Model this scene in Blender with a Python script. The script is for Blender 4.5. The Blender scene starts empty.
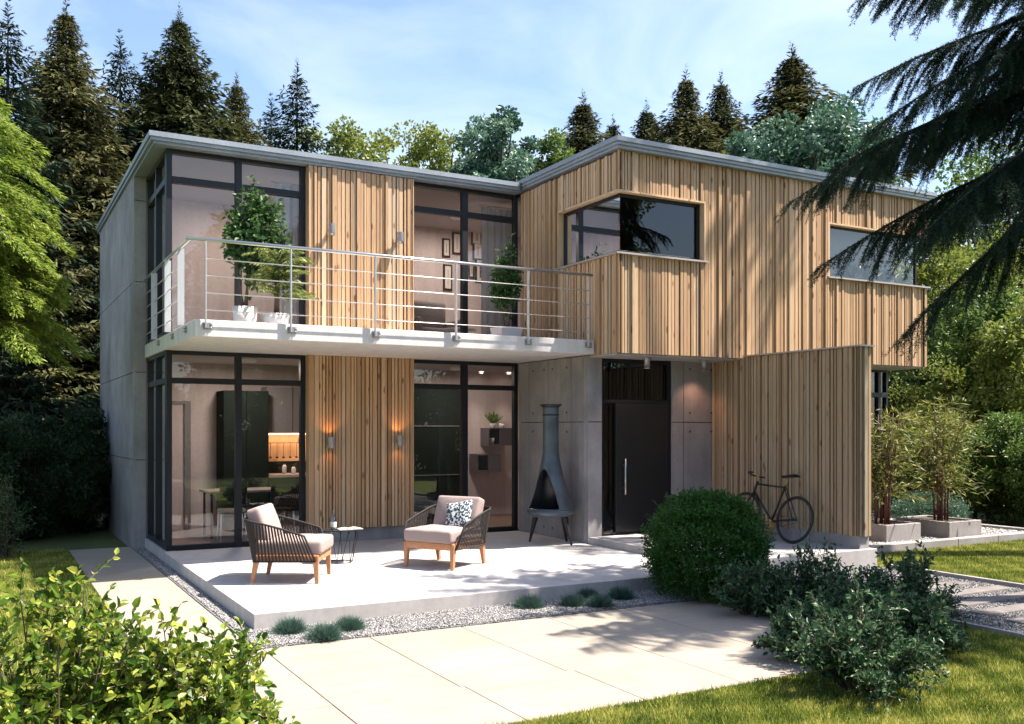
import bpy, math, random
import numpy as np
from mathutils import Vector, Matrix
R = math.radians
random.seed(7)
RNG = np.random.default_rng(11)
scene = bpy.context.scene
COL = scene.collection

# ------------------------------------------------------------------ camera frame
F_PX = 953.4; HOR = 428.0; CAM_Z = 1.7; YAW = R(28.887)
SS, CC = math.sin(YAW), math.cos(YAW)
def spot(px, d):                       # where a thing stands: bearing and distance
    u = (px - 512) / F_PX
    return ((SS + u*CC)*d, (CC - u*SS)*d)
def hgt(py, d): return CAM_Z + (HOR - py)/F_PX*d

# ------------------------------------------------------------------ materials
def mat(name, col=(.5,.5,.5), rough=.6, metal=0.0, spec=.5):
    m = bpy.data.materials.new(name); m.use_nodes = True
    b = m.node_tree.nodes['Principled BSDF']
    b.inputs['Base Color'].default_value = (*col, 1)
    b.inputs['Roughness'].default_value = rough
    b.inputs['Metallic'].default_value = metal
    b.inputs['Specular IOR Level'].default_value = spec
    return m
class NT:
    def __init__(s, m): s.m=m; s.t=m.node_tree; s.b=s.t.nodes.get('Principled BSDF')
    def n(s, typ, **kw):
        x = s.t.nodes.new(typ)
        for k,v in kw.items(): setattr(x,k,v)
        return x
    def l(s, a, b): s.t.links.new(a,b)
    def coords(s, scale=(1,1,1)):
        g = s.n('ShaderNodeNewGeometry'); mp = s.n('ShaderNodeMapping'); mp.inputs['Scale'].default_value = scale
        s.l(g.outputs['Position'], mp.inputs['Vector']); return mp.outputs['Vector']
    def objco(s, scale=(1,1,1)):
        g = s.n('ShaderNodeTexCoord'); mp = s.n('ShaderNodeMapping'); mp.inputs['Scale'].default_value = scale
        s.l(g.outputs['Object'], mp.inputs['Vector']); return mp.outputs['Vector']
    def noise(s, vec, sc, det=4, rough=.55):
        x = s.n('ShaderNodeTexNoise'); x.inputs['Scale'].default_value=sc; x.inputs['Detail'].default_value=det
        x.inputs['Roughness'].default_value=rough; s.l(vec, x.inputs['Vector']); return x.outputs['Fac']
    def ramp(s, fac, stops):
        x = s.n('ShaderNodeValToRGB'); r = x.color_ramp
        while len(r.elements) < len(stops): r.elements.new(.5)
        for e,(p,c) in zip(r.elements, stops):
            e.position=p; e.color = (*c,1) if len(c)==3 else c
        s.l(fac, x.inputs['Fac']); return x.outputs['Color']
    def mix(s, fac, a, b, mode='MIX'):
        x = s.n('ShaderNodeMix', data_type='RGBA', blend_type=mode)
        if isinstance(fac,(int,float)): x.inputs[0].default_value=fac
        else: s.l(fac, x.inputs[0])
        for v,i in ((a,6),(b,7)):
            if isinstance(v, tuple): x.inputs[i].default_value=(*v,1)
            else: s.l(v, x.inputs[i])
        return x.outputs[2]
    def bump(s, h, dist=.01, strength=.5):
        x = s.n('ShaderNodeBump'); x.inputs['Distance'].default_value=dist; x.inputs['Strength'].default_value=strength
        s.l(h, x.inputs['Height']); s.l(x.outputs['Normal'], s.b.inputs['Normal'])
    def tint(s):
        a = s.n('ShaderNodeAttribute'); a.attribute_name='tint'; return a.outputs['Fac']

M = {}
def concrete(name, c, var=.06, sc=1.0):
    m = mat(name, c, .8); k=NT(m); v=k.coords((1,1,1)); vs=k.coords((3,3,.35))
    n1=k.noise(v,1.3*sc,6,.6); n2=k.noise(v,18*sc,5,.6); n3=k.noise(vs,2.2,5,.6)
    lo=tuple(max(0,x-var) for x in c); hi=tuple(x+var for x in c)
    a=k.ramp(n1,[(.3,lo),(.7,hi)]); b=k.ramp(n3,[(.3,(.78,.78,.79)),(.65,(1,1,1))])
    cc=k.mix(.8,a,b,'MULTIPLY'); d=k.ramp(n2,[(.3,(.86,.86,.86)),(.7,(1.0,1.0,1.0))])
    k.l(k.mix(.7,cc,d,'MULTIPLY'), k.b.inputs['Base Color'])
    k.bump(n2,.004,.35); M[name]=m; return m
concrete('concrete', (.315,.30,.30), .085)
concrete('terrace_concrete', (.47,.44,.43), .05)
concrete('balcony_concrete', (.70,.67,.66), .03)
concrete('kerb_concrete', (.33,.30,.29), .06, 2)
concrete('path_stone', (.17,.15,.14), .05, 3)
concrete('interior_plaster', (.62,.53,.51), .01)
concrete('soffit', (.40,.37,.36), .02, 2)
M['joint']=mat('joint',(.05,.05,.05),.9)
M['interior_dark']=mat('interior_dark',(.014,.020,.017),.85,0,.1)
M['interior_floor']=mat('interior_floor',(.17,.11,.085),.35)
M['ceiling']=mat('ceiling',(.42,.38,.37),.8)

def paving():
    m=mat('paving',(.4,.36,.3),.7); k=NT(m); v=k.coords(); t=k.tint()
    st=k.noise(k.coords((.5,5,1)),2.4,6,.6)
    n=k.noise(v,1.1,6,.6); f=k.noise(v,60,3)
    a=k.ramp(t,[(0,(.29,.25,.205)),(.5,(.345,.30,.25)),(1,(.39,.345,.29))])
    b=k.mix(.7,a,k.ramp(st,[(.3,(.84,.81,.78)),(.7,(1,1,1))]),'MULTIPLY')
    b=k.mix(.6,b,k.ramp(n,[(.32,(.74,.72,.70)),(.62,(1,1,1))]),'MULTIPLY')
    b=k.mix(.4,b,k.ramp(f,[(.3,(.75,.75,.75)),(.7,(1,1,1))]),'MULTIPLY')
    k.l(b,k.b.inputs['Base Color']); k.bump(f,.003,.3); M['paving']=m
paving()

def wood(name, stops, knots=True, grain_dir='z', rough=.6, sc=1.0):
    m=mat(name,(.4,.25,.12),rough); k=NT(m); t=k.tint()
    # offset the grain per board with its own tint
    g=k.n('ShaderNodeNewGeometry'); comb=k.n('ShaderNodeCombineXYZ')
    mul=k.n('ShaderNodeMath',operation='MULTIPLY'); mul.inputs[1].default_value=37.0; k.l(t,mul.inputs[0])
    k.l(mul.outputs[0],comb.inputs[0]); k.l(mul.outputs[0],comb.inputs[2])
    add=k.n('ShaderNodeVectorMath',operation='ADD'); k.l(g.outputs['Position'],add.inputs[0]); k.l(comb.outputs[0],add.inputs[1])
    mp=k.n('ShaderNodeMapping'); mp.inputs['Scale'].default_value={'z':(14,14,.9),'x':(.9,14,14),'y':(14,.9,14)}[grain_dir]
    k.l(add.outputs[0],mp.inputs['Vector'])
    gr=k.noise(mp.outputs[0],3.0*sc,6,.65)
    base=k.ramp(t,stops)
    c=k.mix(.75,base,k.ramp(gr,[(.25,(.62,.52,.44)),(.5,(.95,.92,.9)),(.75,(1.08,1.06,1.04))]),'MULTIPLY')
    if knots:
        mk=k.n('ShaderNodeMapping'); mk.inputs['Scale'].default_value=(9,9,3.2); k.l(add.outputs[0],mk.inputs['Vector'])
        vo=k.n('ShaderNodeTexVoronoi'); vo.inputs['Scale'].default_value=.8; k.l(mk.outputs[0],vo.inputs['Vector'])
        kf=k.ramp(vo.outputs['Distance'],[(.0,(1,1,1)),(.10,(.8,.8,.8)),(.17,(0,0,0))])
        c=k.mix(kf,c,(.17,.075,.03))
    k.l(c,k.b.inputs['Base Color']); k.bump(gr,.003,.4); M[name]=m
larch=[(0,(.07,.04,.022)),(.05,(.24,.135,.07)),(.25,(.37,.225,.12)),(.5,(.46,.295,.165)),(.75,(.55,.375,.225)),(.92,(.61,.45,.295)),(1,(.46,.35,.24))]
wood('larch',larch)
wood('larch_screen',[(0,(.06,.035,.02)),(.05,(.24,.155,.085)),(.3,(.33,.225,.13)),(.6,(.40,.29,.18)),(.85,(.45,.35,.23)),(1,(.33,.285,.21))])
wood('teak',[(0,(.40,.17,.075)),(1,(.52,.25,.12))],False,'x',.5)
wood('slab_wood',[(0,(.3,.25,.21)),(1,(.38,.32,.28))],False,'x',.7)

def zinc():
    m=mat('zinc',(.30,.33,.37),.45,.35); k=NT(m); v=k.coords(); n=k.noise(v,40,4); n2=k.noise(v,1.2,3)
    k.l(k.mix(.6,k.ramp(n2,[(.3,(.24,.27,.31)),(.7,(.34,.37,.41))]),k.ramp(n,[(.3,(.7,.7,.7)),(.7,(1.1,1.1,1.1))]),'MULTIPLY'),k.b.inputs['Base Color'])
    M['zinc']=m
zinc()
M['frame']=mat('frame',(.010,.012,.016),.45,0,.35)
M['door_black']=mat('door_black',(.012,.012,.013),.38)
M['steel']=mat('steel',(.55,.55,.56),.28,.9)
M['steel_flat']=mat('steel_flat',(.50,.51,.52),.5,.6)
M['cable_steel']=mat('cable_steel',(.62,.60,.57),.35,.5)
M['lamp_metal']=mat('lamp_metal',(.34,.33,.34),.42,.6)
M['black_metal']=mat('black_metal',(.015,.015,.017),.42)
M['sill']=mat('sill',(.42,.38,.36),.5,.4)
M['rubber']=mat('rubber',(.02,.02,.02),.7)
M['brass']=mat('brass',(.55,.36,.12),.35,.8)
M['rope']=mat('rope',(.016,.012,.011),.75)
M['pot_white']=mat('pot_white',(.62,.58,.55),.55)
M['soil']=mat('soil',(.05,.035,.02),.95)
M['curtain']=mat('curtain',(.62,.60,.62),.9)
M['armchair_fabric']=mat('armchair_fabric',(.25,.21,.20),.9)
M['white_item']=mat('white_item',(.7,.68,.66),.5)
M['counter']=mat('counter',(.45,.40,.38),.35)
M['cabinet_grey']=mat('cabinet_grey',(.20,.19,.19),.5)
M['shelf_grey']=mat('shelf_grey',(.10,.09,.10),.5)
M['picture_frame']=mat('picture_frame',(.05,.025,.02),.4)
M['mount']=mat('mount',(.68,.64,.60),.8)
def fabric(name,c,sc=260):
    m=mat(name,c,.95,0,.2); k=NT(m); v=k.objco(); n=k.noise(v,sc,2); n2=k.noise(v,7,3)
    k.l(k.mix(.5,c,k.ramp(n,[(.3,(.72,.72,.72)),(.7,(1.1,1.1,1.1))]),'MULTIPLY'),k.b.inputs['Base Color'])
    mx=k.n('ShaderNodeMath',operation='ADD'); k.l(n,mx.inputs[0]); k.l(n2,mx.inputs[1])
    k.bump(mx.outputs[0],.006,.5); M[name]=m
fabric('cushion',(.36,.28,.26))
def pillow_pat():
    m=mat('pillow_pattern',(.6,.6,.6),.9); k=NT(m); v=k.objco((1,1,1))
    w=k.n('ShaderNodeTexVoronoi'); w.distance='CHEBYCHEV'; w.inputs['Scale'].default_value=26; k.l(v,w.inputs['Vector'])
    n=k.noise(v,38,1)
    a=k.ramp(w.outputs['Distance'],[(.30,(.04,.08,.12)),(.36,(.62,.63,.62))])
    b=k.ramp(n,[(.47,(.05,.10,.14)),(.5,(1,1,1))])
    k.l(k.mix(1.0,a,b,'MULTIPLY'),k.b.inputs['Base Color']); M['pillow_pattern']=m
pillow_pat()
def picture_mat(name,c1,c2,sc):
    m=mat(name,c1,.6); k=NT(m); n=k.noise(k.coords(),sc,3); k.l(k.ramp(n,[(.42,c1),(.55,c2)]),k.b.inputs['Base Color']); M[name]=m
picture_mat('photo_dark',(.03,.025,.025),(.30,.26,.22),9)
picture_mat('photo_warm',(.45,.30,.20),(.55,.42,.30),5)
def magazine():
    m=mat('magazine_print',(.6,.6,.5),.5); k=NT(m); v=k.objco((1,1,1)); n=k.noise(v,22,2)
    k.l(k.ramp(n,[(.44,(.70,.68,.60)),(.5,(.32,.36,.24)),(.56,(.66,.64,.55))]),k.b.inputs['Base Color']); M['magazine_print']=m
magazine()
def glass(name, tintc=(.93,.95,.95), base=.06, rough=0.0):
    m=bpy.data.materials.new(name); m.use_nodes=True; t=m.node_tree; t.nodes.clear()
    o=t.nodes.new('ShaderNodeOutputMaterial'); mx=t.nodes.new('ShaderNodeMixShader')
    tr=t.nodes.new('ShaderNodeBsdfTransparent'); tr.inputs[0].default_value=(*tintc,1)
    gl=t.nodes.new('ShaderNodeBsdfGlossy'); gl.inputs['Roughness'].default_value=rough; gl.inputs[0].default_value=(.95,.97,1,1)
    lw=t.nodes.new('ShaderNodeFresnel'); lw.inputs['IOR'].default_value=1.5
    ml=t.nodes.new('ShaderNodeMath'); ml.operation='MULTIPLY_ADD'; ml.inputs[1].default_value=1.3; ml.inputs[2].default_value=base; ml.use_clamp=True
    t.links.new(lw.outputs[0],ml.inputs[0]); t.links.new(ml.outputs[0],mx.inputs[0])
    t.links.new(tr.outputs[0],mx.inputs[1]); t.links.new(gl.outputs[0],mx.inputs[2]); t.links.new(mx.outputs[0],o.inputs[0])
    M[name]=m
glass('glass',(.90,.89,.88),.025)
glass('glass_dark',(.22,.22,.23),.0)
glass('bottle_glass',(.85,.92,.88),.08)
def emit(name,c,s):
    m=mat(name,c,.5); b=m.node_tree.nodes['Principled BSDF']; b.inputs['Emission Color'].default_value=(*c,1); b.inputs['Emission Strength'].default_value=s; M[name]=m
emit('bulb',(1,.50,.2),14); emit('strip_light',(1,.58,.32),3); emit('down_bulb',(1,.85,.75),8)

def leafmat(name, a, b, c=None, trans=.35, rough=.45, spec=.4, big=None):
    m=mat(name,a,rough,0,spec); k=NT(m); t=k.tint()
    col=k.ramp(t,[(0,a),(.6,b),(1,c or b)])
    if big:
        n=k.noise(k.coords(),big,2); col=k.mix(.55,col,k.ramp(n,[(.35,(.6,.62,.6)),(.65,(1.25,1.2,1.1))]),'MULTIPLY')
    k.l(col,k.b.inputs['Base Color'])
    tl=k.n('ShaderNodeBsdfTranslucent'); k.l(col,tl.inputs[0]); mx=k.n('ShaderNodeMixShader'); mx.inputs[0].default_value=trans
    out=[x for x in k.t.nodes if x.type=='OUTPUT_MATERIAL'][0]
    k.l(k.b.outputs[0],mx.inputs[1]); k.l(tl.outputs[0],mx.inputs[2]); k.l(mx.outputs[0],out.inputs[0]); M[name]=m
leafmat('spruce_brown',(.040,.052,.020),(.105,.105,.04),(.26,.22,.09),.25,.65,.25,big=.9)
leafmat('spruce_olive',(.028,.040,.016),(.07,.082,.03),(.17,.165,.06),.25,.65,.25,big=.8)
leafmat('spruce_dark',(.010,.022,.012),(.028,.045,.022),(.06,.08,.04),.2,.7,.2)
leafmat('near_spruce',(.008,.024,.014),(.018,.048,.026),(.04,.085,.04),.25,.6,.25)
leafmat('leaf_yellowgreen',(.10,.14,.025),(.20,.24,.04),(.32,.33,.07),.4)
leafmat('leaf_mid',(.05,.10,.02),(.11,.18,.035),(.20,.26,.055),.4)
leafmat('leaf_blue',(.035,.085,.045),(.08,.17,.10),(.30,.42,.32),.25,.35,.6)
leafmat('leaf_dark',(.014,.036,.012),(.032,.07,.02),(.065,.11,.035),.3)
leafmat('leaf_bright',(.06,.12,.014),(.22,.30,.04),(.50,.54,.13),.45)
leafmat('leaf_laurel',(.03,.085,.008),(.15,.245,.025),(.58,.58,.11),.48,.4,.45)
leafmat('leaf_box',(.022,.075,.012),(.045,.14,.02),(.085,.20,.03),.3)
leafmat('leaf_shrub',(.012,.045,.018),(.04,.105,.045),(.16,.25,.11),.25,.42,.4)
leafmat('leaf_ficus',(.02,.06,.015),(.05,.12,.03),(.14,.22,.08),.3,.5,.35)
leafmat('leaf_palm',(.06,.09,.015),(.14,.18,.035),(.28,.28,.08),.35)
leafmat('leaf_bamboo',(.06,.07,.015),(.16,.17,.035),(.40,.38,.13),.4)
leafmat('fescue',(.04,.085,.07),(.08,.15,.115),(.14,.22,.16),.2)
leafmat('grass',(.055,.10,.012),(.20,.25,.03),(.55,.50,.14),.4,.5)
M['dark_bark']=mat('dark_bark',(.02,.018,.013),.9); M['bark']=mat('bark',(.09,.06,.04),.9); M['bark_red']=mat('bark_red',(.13,.04,.03),.7); M['twig']=mat('twig',(.10,.075,.05),.85)
def ground_mats():
    m=mat('soil_ground',(.05,.07,.02),.95); k=NT(m); v=k.coords(); n=k.noise(v,.6,6); n2=k.noise(v,30,4)
    k.l(k.mix(.5,k.ramp(n,[(.35,(.045,.065,.015)),(.65,(.10,.115,.03))]),k.ramp(n2,[(.3,(.6,.6,.6)),(.7,(1.2,1.2,1.1))]),'MULTIPLY'),k.b.inputs['Base Color']); k.bump(n2,.02,.6); M['soil_ground']=m
    m=mat('lawn_base',(.07,.10,.02),.95); k=NT(m); v=k.coords(); n=k.noise(v,1.5,5); n2=k.noise(v,60,3)
    k.l(k.mix(.6,k.ramp(n,[(.3,(.10,.13,.02)),(.7,(.18,.20,.035))]),k.ramp(n2,[(.3,(.5,.5,.5)),(.7,(1.2,1.2,1.1))]),'MULTIPLY'),k.b.inputs['Base Color']); M['lawn_base']=m
    m=mat('gravel_base',(.2,.2,.2),.9); k=NT(m); v=k.coords(); vo=k.n('ShaderNodeTexVoronoi'); vo.inputs['Scale'].default_value=70; k.l(v,vo.inputs['Vector'])
    k.l(k.ramp(vo.outputs['Color'],[(0,(.08,.08,.085)),(.5,(.20,.19,.19)),(1,(.38,.36,.35))]),k.b.inputs['Base Color']); k.bump(vo.outputs['Distance'],.02,1); M['gravel_base']=m
    m=mat('pebble',(.4,.4,.4),.75); k=NT(m); t=k.tint(); k.l(k.ramp(t,[(0,(.05,.05,.055)),(.35,(.15,.145,.15)),(.7,(.28,.265,.26)),(1,(.55,.53,.50))]),k.b.inputs['Base Color']); M['pebble']=m
ground_mats()

# ------------------------------------------------------------------ object helpers
def world_loc(o):
    v=Vector((0,0,0))
    while o: v+=Vector(o.location); o=o.parent
    return v
def tag(o,label=None,cat=None,group=None,kind=None):
    if label: o['label']=label
    if cat: o['category']=cat
    if group: o['group']=group
    if kind: o['kind']=kind
    return o
def thing(name,label,cat,loc=(0,0,0),group=None):
    o=bpy.data.objects.new(name,None); o.empty_display_size=.2; COL.objects.link(o); o.location=loc
    return tag(o,label,cat,group)
def dup(root,loc=None,rz=None,label=None,scale=None):
    def cp(o,par):
        c=o.copy(); COL.objects.link(c); c.parent=par
        for ch in [x for x in bpy.data.objects if x.parent==o]: cp(ch,c)
        return c
    r=cp(root,None)
    if loc is not None: r.location=loc
    if rz is not None: r.rotation_euler=(0,0,rz)
    if scale is not None: r.scale=scale
    if label: r['label']=label
    return r
class MB:
    def __init__(s): s.v=[]; s.f=[]; s.t=[]; s.mi=[]; s.mats=[]; s.sm=[]
    def add(s,vs,fs,tint=.5,mi=0,smooth=False):
        o=len(s.v); s.v+= [tuple(x) for x in vs]
        for f in fs: s.f.append(tuple(i+o for i in f)); s.t.append(tint); s.mi.append(mi); s.sm.append(smooth)
    def box(s,x0,x1,y0,y1,z0,z1,tint=.5,mi=0):
        if x0>x1:x0,x1=x1,x0
        if y0>y1:y0,y1=y1,y0
        v=[(x0,y0,z0),(x1,y0,z0),(x1,y1,z0),(x0,y1,z0),(x0,y0,z1),(x1,y0,z1),(x1,y1,z1),(x0,y1,z1)]
        s.add(v,[(0,3,2,1),(4,5,6,7),(0,1,5,4),(1,2,6,5),(2,3,7,6),(3,0,4,7)],tint,mi); return s
    def bevbox(s,x0,x1,y0,y1,z0,z1,b=.01,tint=.5,mi=0,seg=2,smooth=True):
        import bmesh
        bm=bmesh.new(); bmesh.ops.create_cube(bm,size=1)
        for v in bm.verts: v.co=Vector(((x0+x1)/2+v.co.x*(x1-x0),(y0+y1)/2+v.co.y*(y1-y0),(z0+z1)/2+v.co.z*(z1-z0)))
        bmesh.ops.bevel(bm,geom=bm.edges[:],offset=b,segments=seg,affect='EDGES',profile=.5)
        s.from_bm(bm,tint,mi,smooth); return s
    def from_bm(s,bm,tint=.5,mi=0,smooth=False,mtx=None):
        bm.verts.index_update()
        s.add([(mtx@v.co if mtx else v.co)[:] for v in bm.verts],[tuple(v.index for v in f.verts) for f in bm.faces],tint,mi,smooth); bm.free()
    def tube(s,pts,rad,n=8,tint=.5,mi=0,cap=True,smooth=True):
        pts=[Vector(p) for p in pts]; rs=rad if isinstance(rad,(list,tuple)) else [rad]*len(pts)
        vs=[];fs=[]; up=None
        for i,p in enumerate(pts):
            d=(pts[min(i+1,len(pts)-1)]-pts[max(i-1,0)]); d=d.normalized() if d.length>1e-9 else Vector((0,0,1))
            if up is None:
                up=Vector((0,0,1)) if abs(d.z)<.9 else Vector((1,0,0))
            a=d.cross(up)
            if a.length<1e-4: a=d.cross(Vector((0,1,0)))
            a.normalize(); b=a.cross(d).normalized(); up=b
            for j in range(n):
                an=2*math.pi*j/n; vs.append(p+a*(math.cos(an)*rs[i])+b*(math.sin(an)*rs[i]))
        for i in range(len(pts)-1):
            for j in range(n):
                k=(j+1)%n; fs.append((i*n+j,i*n+k,(i+1)*n+k,(i+1)*n+j))
        if cap: fs.append(tuple(range(n))[::-1]); fs.append(tuple((len(pts)-1)*n+j for j in range(n)))
        s.add(vs,fs,tint,mi,smooth); return s
    def lathe(s,prof,c=(0,0,0),n=24,tint=.5,mi=0,skip=None,smooth=True):
        vs=[];fs=[]
        for (r,z) in prof:
            for j in range(n):
                a=2*math.pi*j/n; vs.append((c[0]+r*math.cos(a),c[1]+r*math.sin(a),c[2]+z))
        for i in range(len(prof)-1):
            for j in range(n):
                if skip and skip((j+.5)*2*math.pi/n,(prof[i][1]+prof[i+1][1])/2): continue
                k=(j+1)%n; fs.append((i*n+j,i*n+k,(i+1)*n+k,(i+1)*n+j))
        s.add(vs,fs,tint,mi,smooth); return s
    def prism(s,poly,z0,z1,tint=.5,mi=0):
        n=len(poly); v=[(x,y,z0) for x,y in poly]+[(x,y,z1) for x,y in poly]
        s.add(v,[tuple(range(n))[::-1],tuple(range(n,2*n))]+[(i,(i+1)%n,(i+1)%n+n,i+n) for i in range(n)],tint,mi); return s
    def build(s,name,mats,parent=None,loc=None,rot=None):
        me=bpy.data.meshes.new(name)
        off=world_loc(parent) if parent else (Vector(loc) if loc else Vector((0,0,0)))
        me.from_pydata([(x-off.x,y-off.y,z-off.z) for x,y,z in s.v],[],s.f)
        if not isinstance(mats,(list,tuple)): mats=[mats]
        for m in mats: me.materials.append(M[m])
        me.polygons.foreach_set('material_index',s.mi); me.polygons.foreach_set('use_smooth',s.sm)
        a=me.attributes.new('tint','FLOAT','FACE'); a.data.foreach_set('value',s.t)
        me.update()
        o=bpy.data.objects.new(name,me); COL.objects.link(o)
        if parent: o.parent=parent
        elif loc: o.location=loc
        return o
def np_obj(name,V,F,T,matn,parent=None,smooth=False,loc=None):
    V=np.asarray(V,dtype=np.float32); F=np.asarray(F,dtype=np.int32); m,k=F.shape
    off=world_loc(parent) if parent else (Vector(loc) if loc else Vector((0,0,0)))
    V=V-np.array(off,dtype=np.float32)
    me=bpy.data.meshes.new(name); me.vertices.add(len(V)); me.vertices.foreach_set('co',V.ravel())
    me.loops.add(m*k); me.loops.foreach_set('vertex_index',F.ravel())
    me.polygons.add(m); me.polygons.foreach_set('loop_start',np.arange(0,m*k,k,dtype=np.int32))
    me.update(calc_edges=True)
    me.polygons.foreach_set('use_smooth',np.full(m,smooth))
    a=me.attributes.new('tint','FLOAT','FACE'); a.data.foreach_set('value',np.asarray(T,dtype=np.float32))
    me.materials.append(M[matn])
    o=bpy.data.objects.new(name,me); COL.objects.link(o)
    if parent: o.parent=parent
    elif loc: o.location=loc
    return o
def unit(a): return a/np.maximum(np.linalg.norm(a,axis=-1,keepdims=True),1e-9)
def leaves(P,D,L,W,fold=.25,rng=RNG,T=None,up=None):
    """folded two-triangle leaves: base P, direction D, length L, width W"""
    n=len(P); D=unit(D); L=np.broadcast_to(L,(n,)).reshape(n,1); W=np.broadcast_to(W,(n,)).reshape(n,1)
    rnd=rng.normal(size=(n,3)) if up is None else up+rng.normal(size=(n,3))*.35
    S=unit(np.cross(D,rnd)); N=unit(np.cross(S,D))
    mid=P+D*L*.5
    V=np.stack([P,mid+S*W*.5+N*W*fold,P+D*L,mid-S*W*.5+N*W*fold],1).reshape(-1,3)
    i=np.arange(n)[:,None]*4
    F=np.concatenate([i+np.array([[0,1,2]]),i+np.array([[0,2,3]])],1).reshape(-1,3)
    if T is None: T=rng.random(n)
    return V,F,np.repeat(T,2)
def leaves6(P,D,L,W,fold=.2,rng=RNG,T=None):
    """rounded leaves: two quads folded along the midrib, tip curling down"""
    n=len(P); D=unit(D); L=np.broadcast_to(L,(n,)).reshape(n,1); W=np.broadcast_to(W,(n,)).reshape(n,1)
    S=unit(np.cross(D,rng.normal(size=(n,3))+np.array([0,0,.8]))); N=unit(np.cross(S,D)); N=np.where(N[:,2:3]<0,-N,N)
    a=P+D*L*.30; b=P+D*L*.68; t=P+D*L-N*L*.12
    V=np.stack([P,a+S*W*.5+N*W*fold,b+S*W*.40+N*W*fold*.6,t,b-S*W*.40+N*W*fold*.6,a-S*W*.5+N*W*fold],1).reshape(-1,3)
    i=np.arange(n)[:,None]*6
    F=np.concatenate([i+np.array([[0,1,2,3]]),i+np.array([[0,3,4,5]])],1).reshape(-1,4)
    if T is None: T=rng.random(n)
    return V,F,np.repeat(T,2)
def join(parts):
    Vs=[];Fs=[];Ts=[];o=0
    for V,F,T in parts: Vs.append(V);Fs.append(F+o);Ts.append(T);o+=len(V)
    return np.concatenate(Vs),np.concatenate(Fs),np.concatenate(Ts)

# ------------------------------------------------------------------ ground
def sheet(name,x0,x1,y0,y1,z,matn,label=None,kind='structure'):
    b=MB(); b.add([(x0,y0,z),(x1,y0,z),(x1,y1,z),(x0,y1,z)],[(0,1,2,3)]); o=b.build(name,matn); tag(o,label,None,None,kind); return o
GZ=-.15
sheet('ground',-400,400,-200,600,-.19,'soil_ground')
b=MB(); 
for (x0,x1,y0,y1) in ((-9,1.08,-3,16.2),(2.2,7.96,-3,5.215),(6.75,7.96,5.215,8.7),(10.54,19,-3,9.68),(-9,2.2,-9,-3)):
    b.box(x0,x1,y0,y1,-.188,-.165)
tag(b.build('lawn','lawn_base'),None,None,None,'structure')
# patio paving of large slabs, real open joints
b=MB(); rs=random.Random(3)
rows=[(8.0,7.10,[1.1,2.03,2.97,3.87,4.80,5.72,6.72]),(7.10,6.15,[1.1,2.03,2.97,3.87,4.80,5.72,6.72]),(6.15,5.235,[1.1,2.03,3.0,3.93,4.82,5.75,6.72])]
for (y1,y0,xs) in rows:
    for a,c in zip(xs[:-1],xs[1:]):
        b.bevbox(a+.0035,c-.0035,y0+.0035,y1-.0035,GZ-.03,GZ+rs.uniform(-.001,.001),.0025,rs.uniform(.38,.62),0,1,False)
for y in (5.235,4.3,3.37,2.4,1.4):
    for a,c in ((-.8,.15),(.15,1.1),(1.1,2.19)):
        b.bevbox(a+.0035,c-.0035,y-.93+.0035,y-.0035,GZ-.03,GZ,.0025,rs.uniform(.38,.62),0,1,False)
tag(b.build('patio_paving','paving'),None,None,None,'structure')
b=MB(); y=8.0
for y0,y1 in ((8.0,8.95),(8.95,9.95),(9.95,10.95),(10.95,11.95),(11.95,12.93),(12.93,13.97),(13.97,15.0),(15.0,15.9)):
    b.bevbox(1.1,1.965,y0+.004,y1-.004,GZ-.03,GZ+rs.uniform(-.001,.001),.0025,rs.uniform(.38,.62),0,1,False)
tag(b.build('side_path','paving'),None,None,None,'structure')
b=MB(); b.box(1.09,6.73,5.23,8.01,-.189,-.178); b.box(-.82,2.2,.45,5.23,-.189,-.178); b.box(1.09,1.97,8.01,15.9,-.189,-.178); tag(b.build('joint_bed','joint'),None,None,None,'structure')
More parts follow.
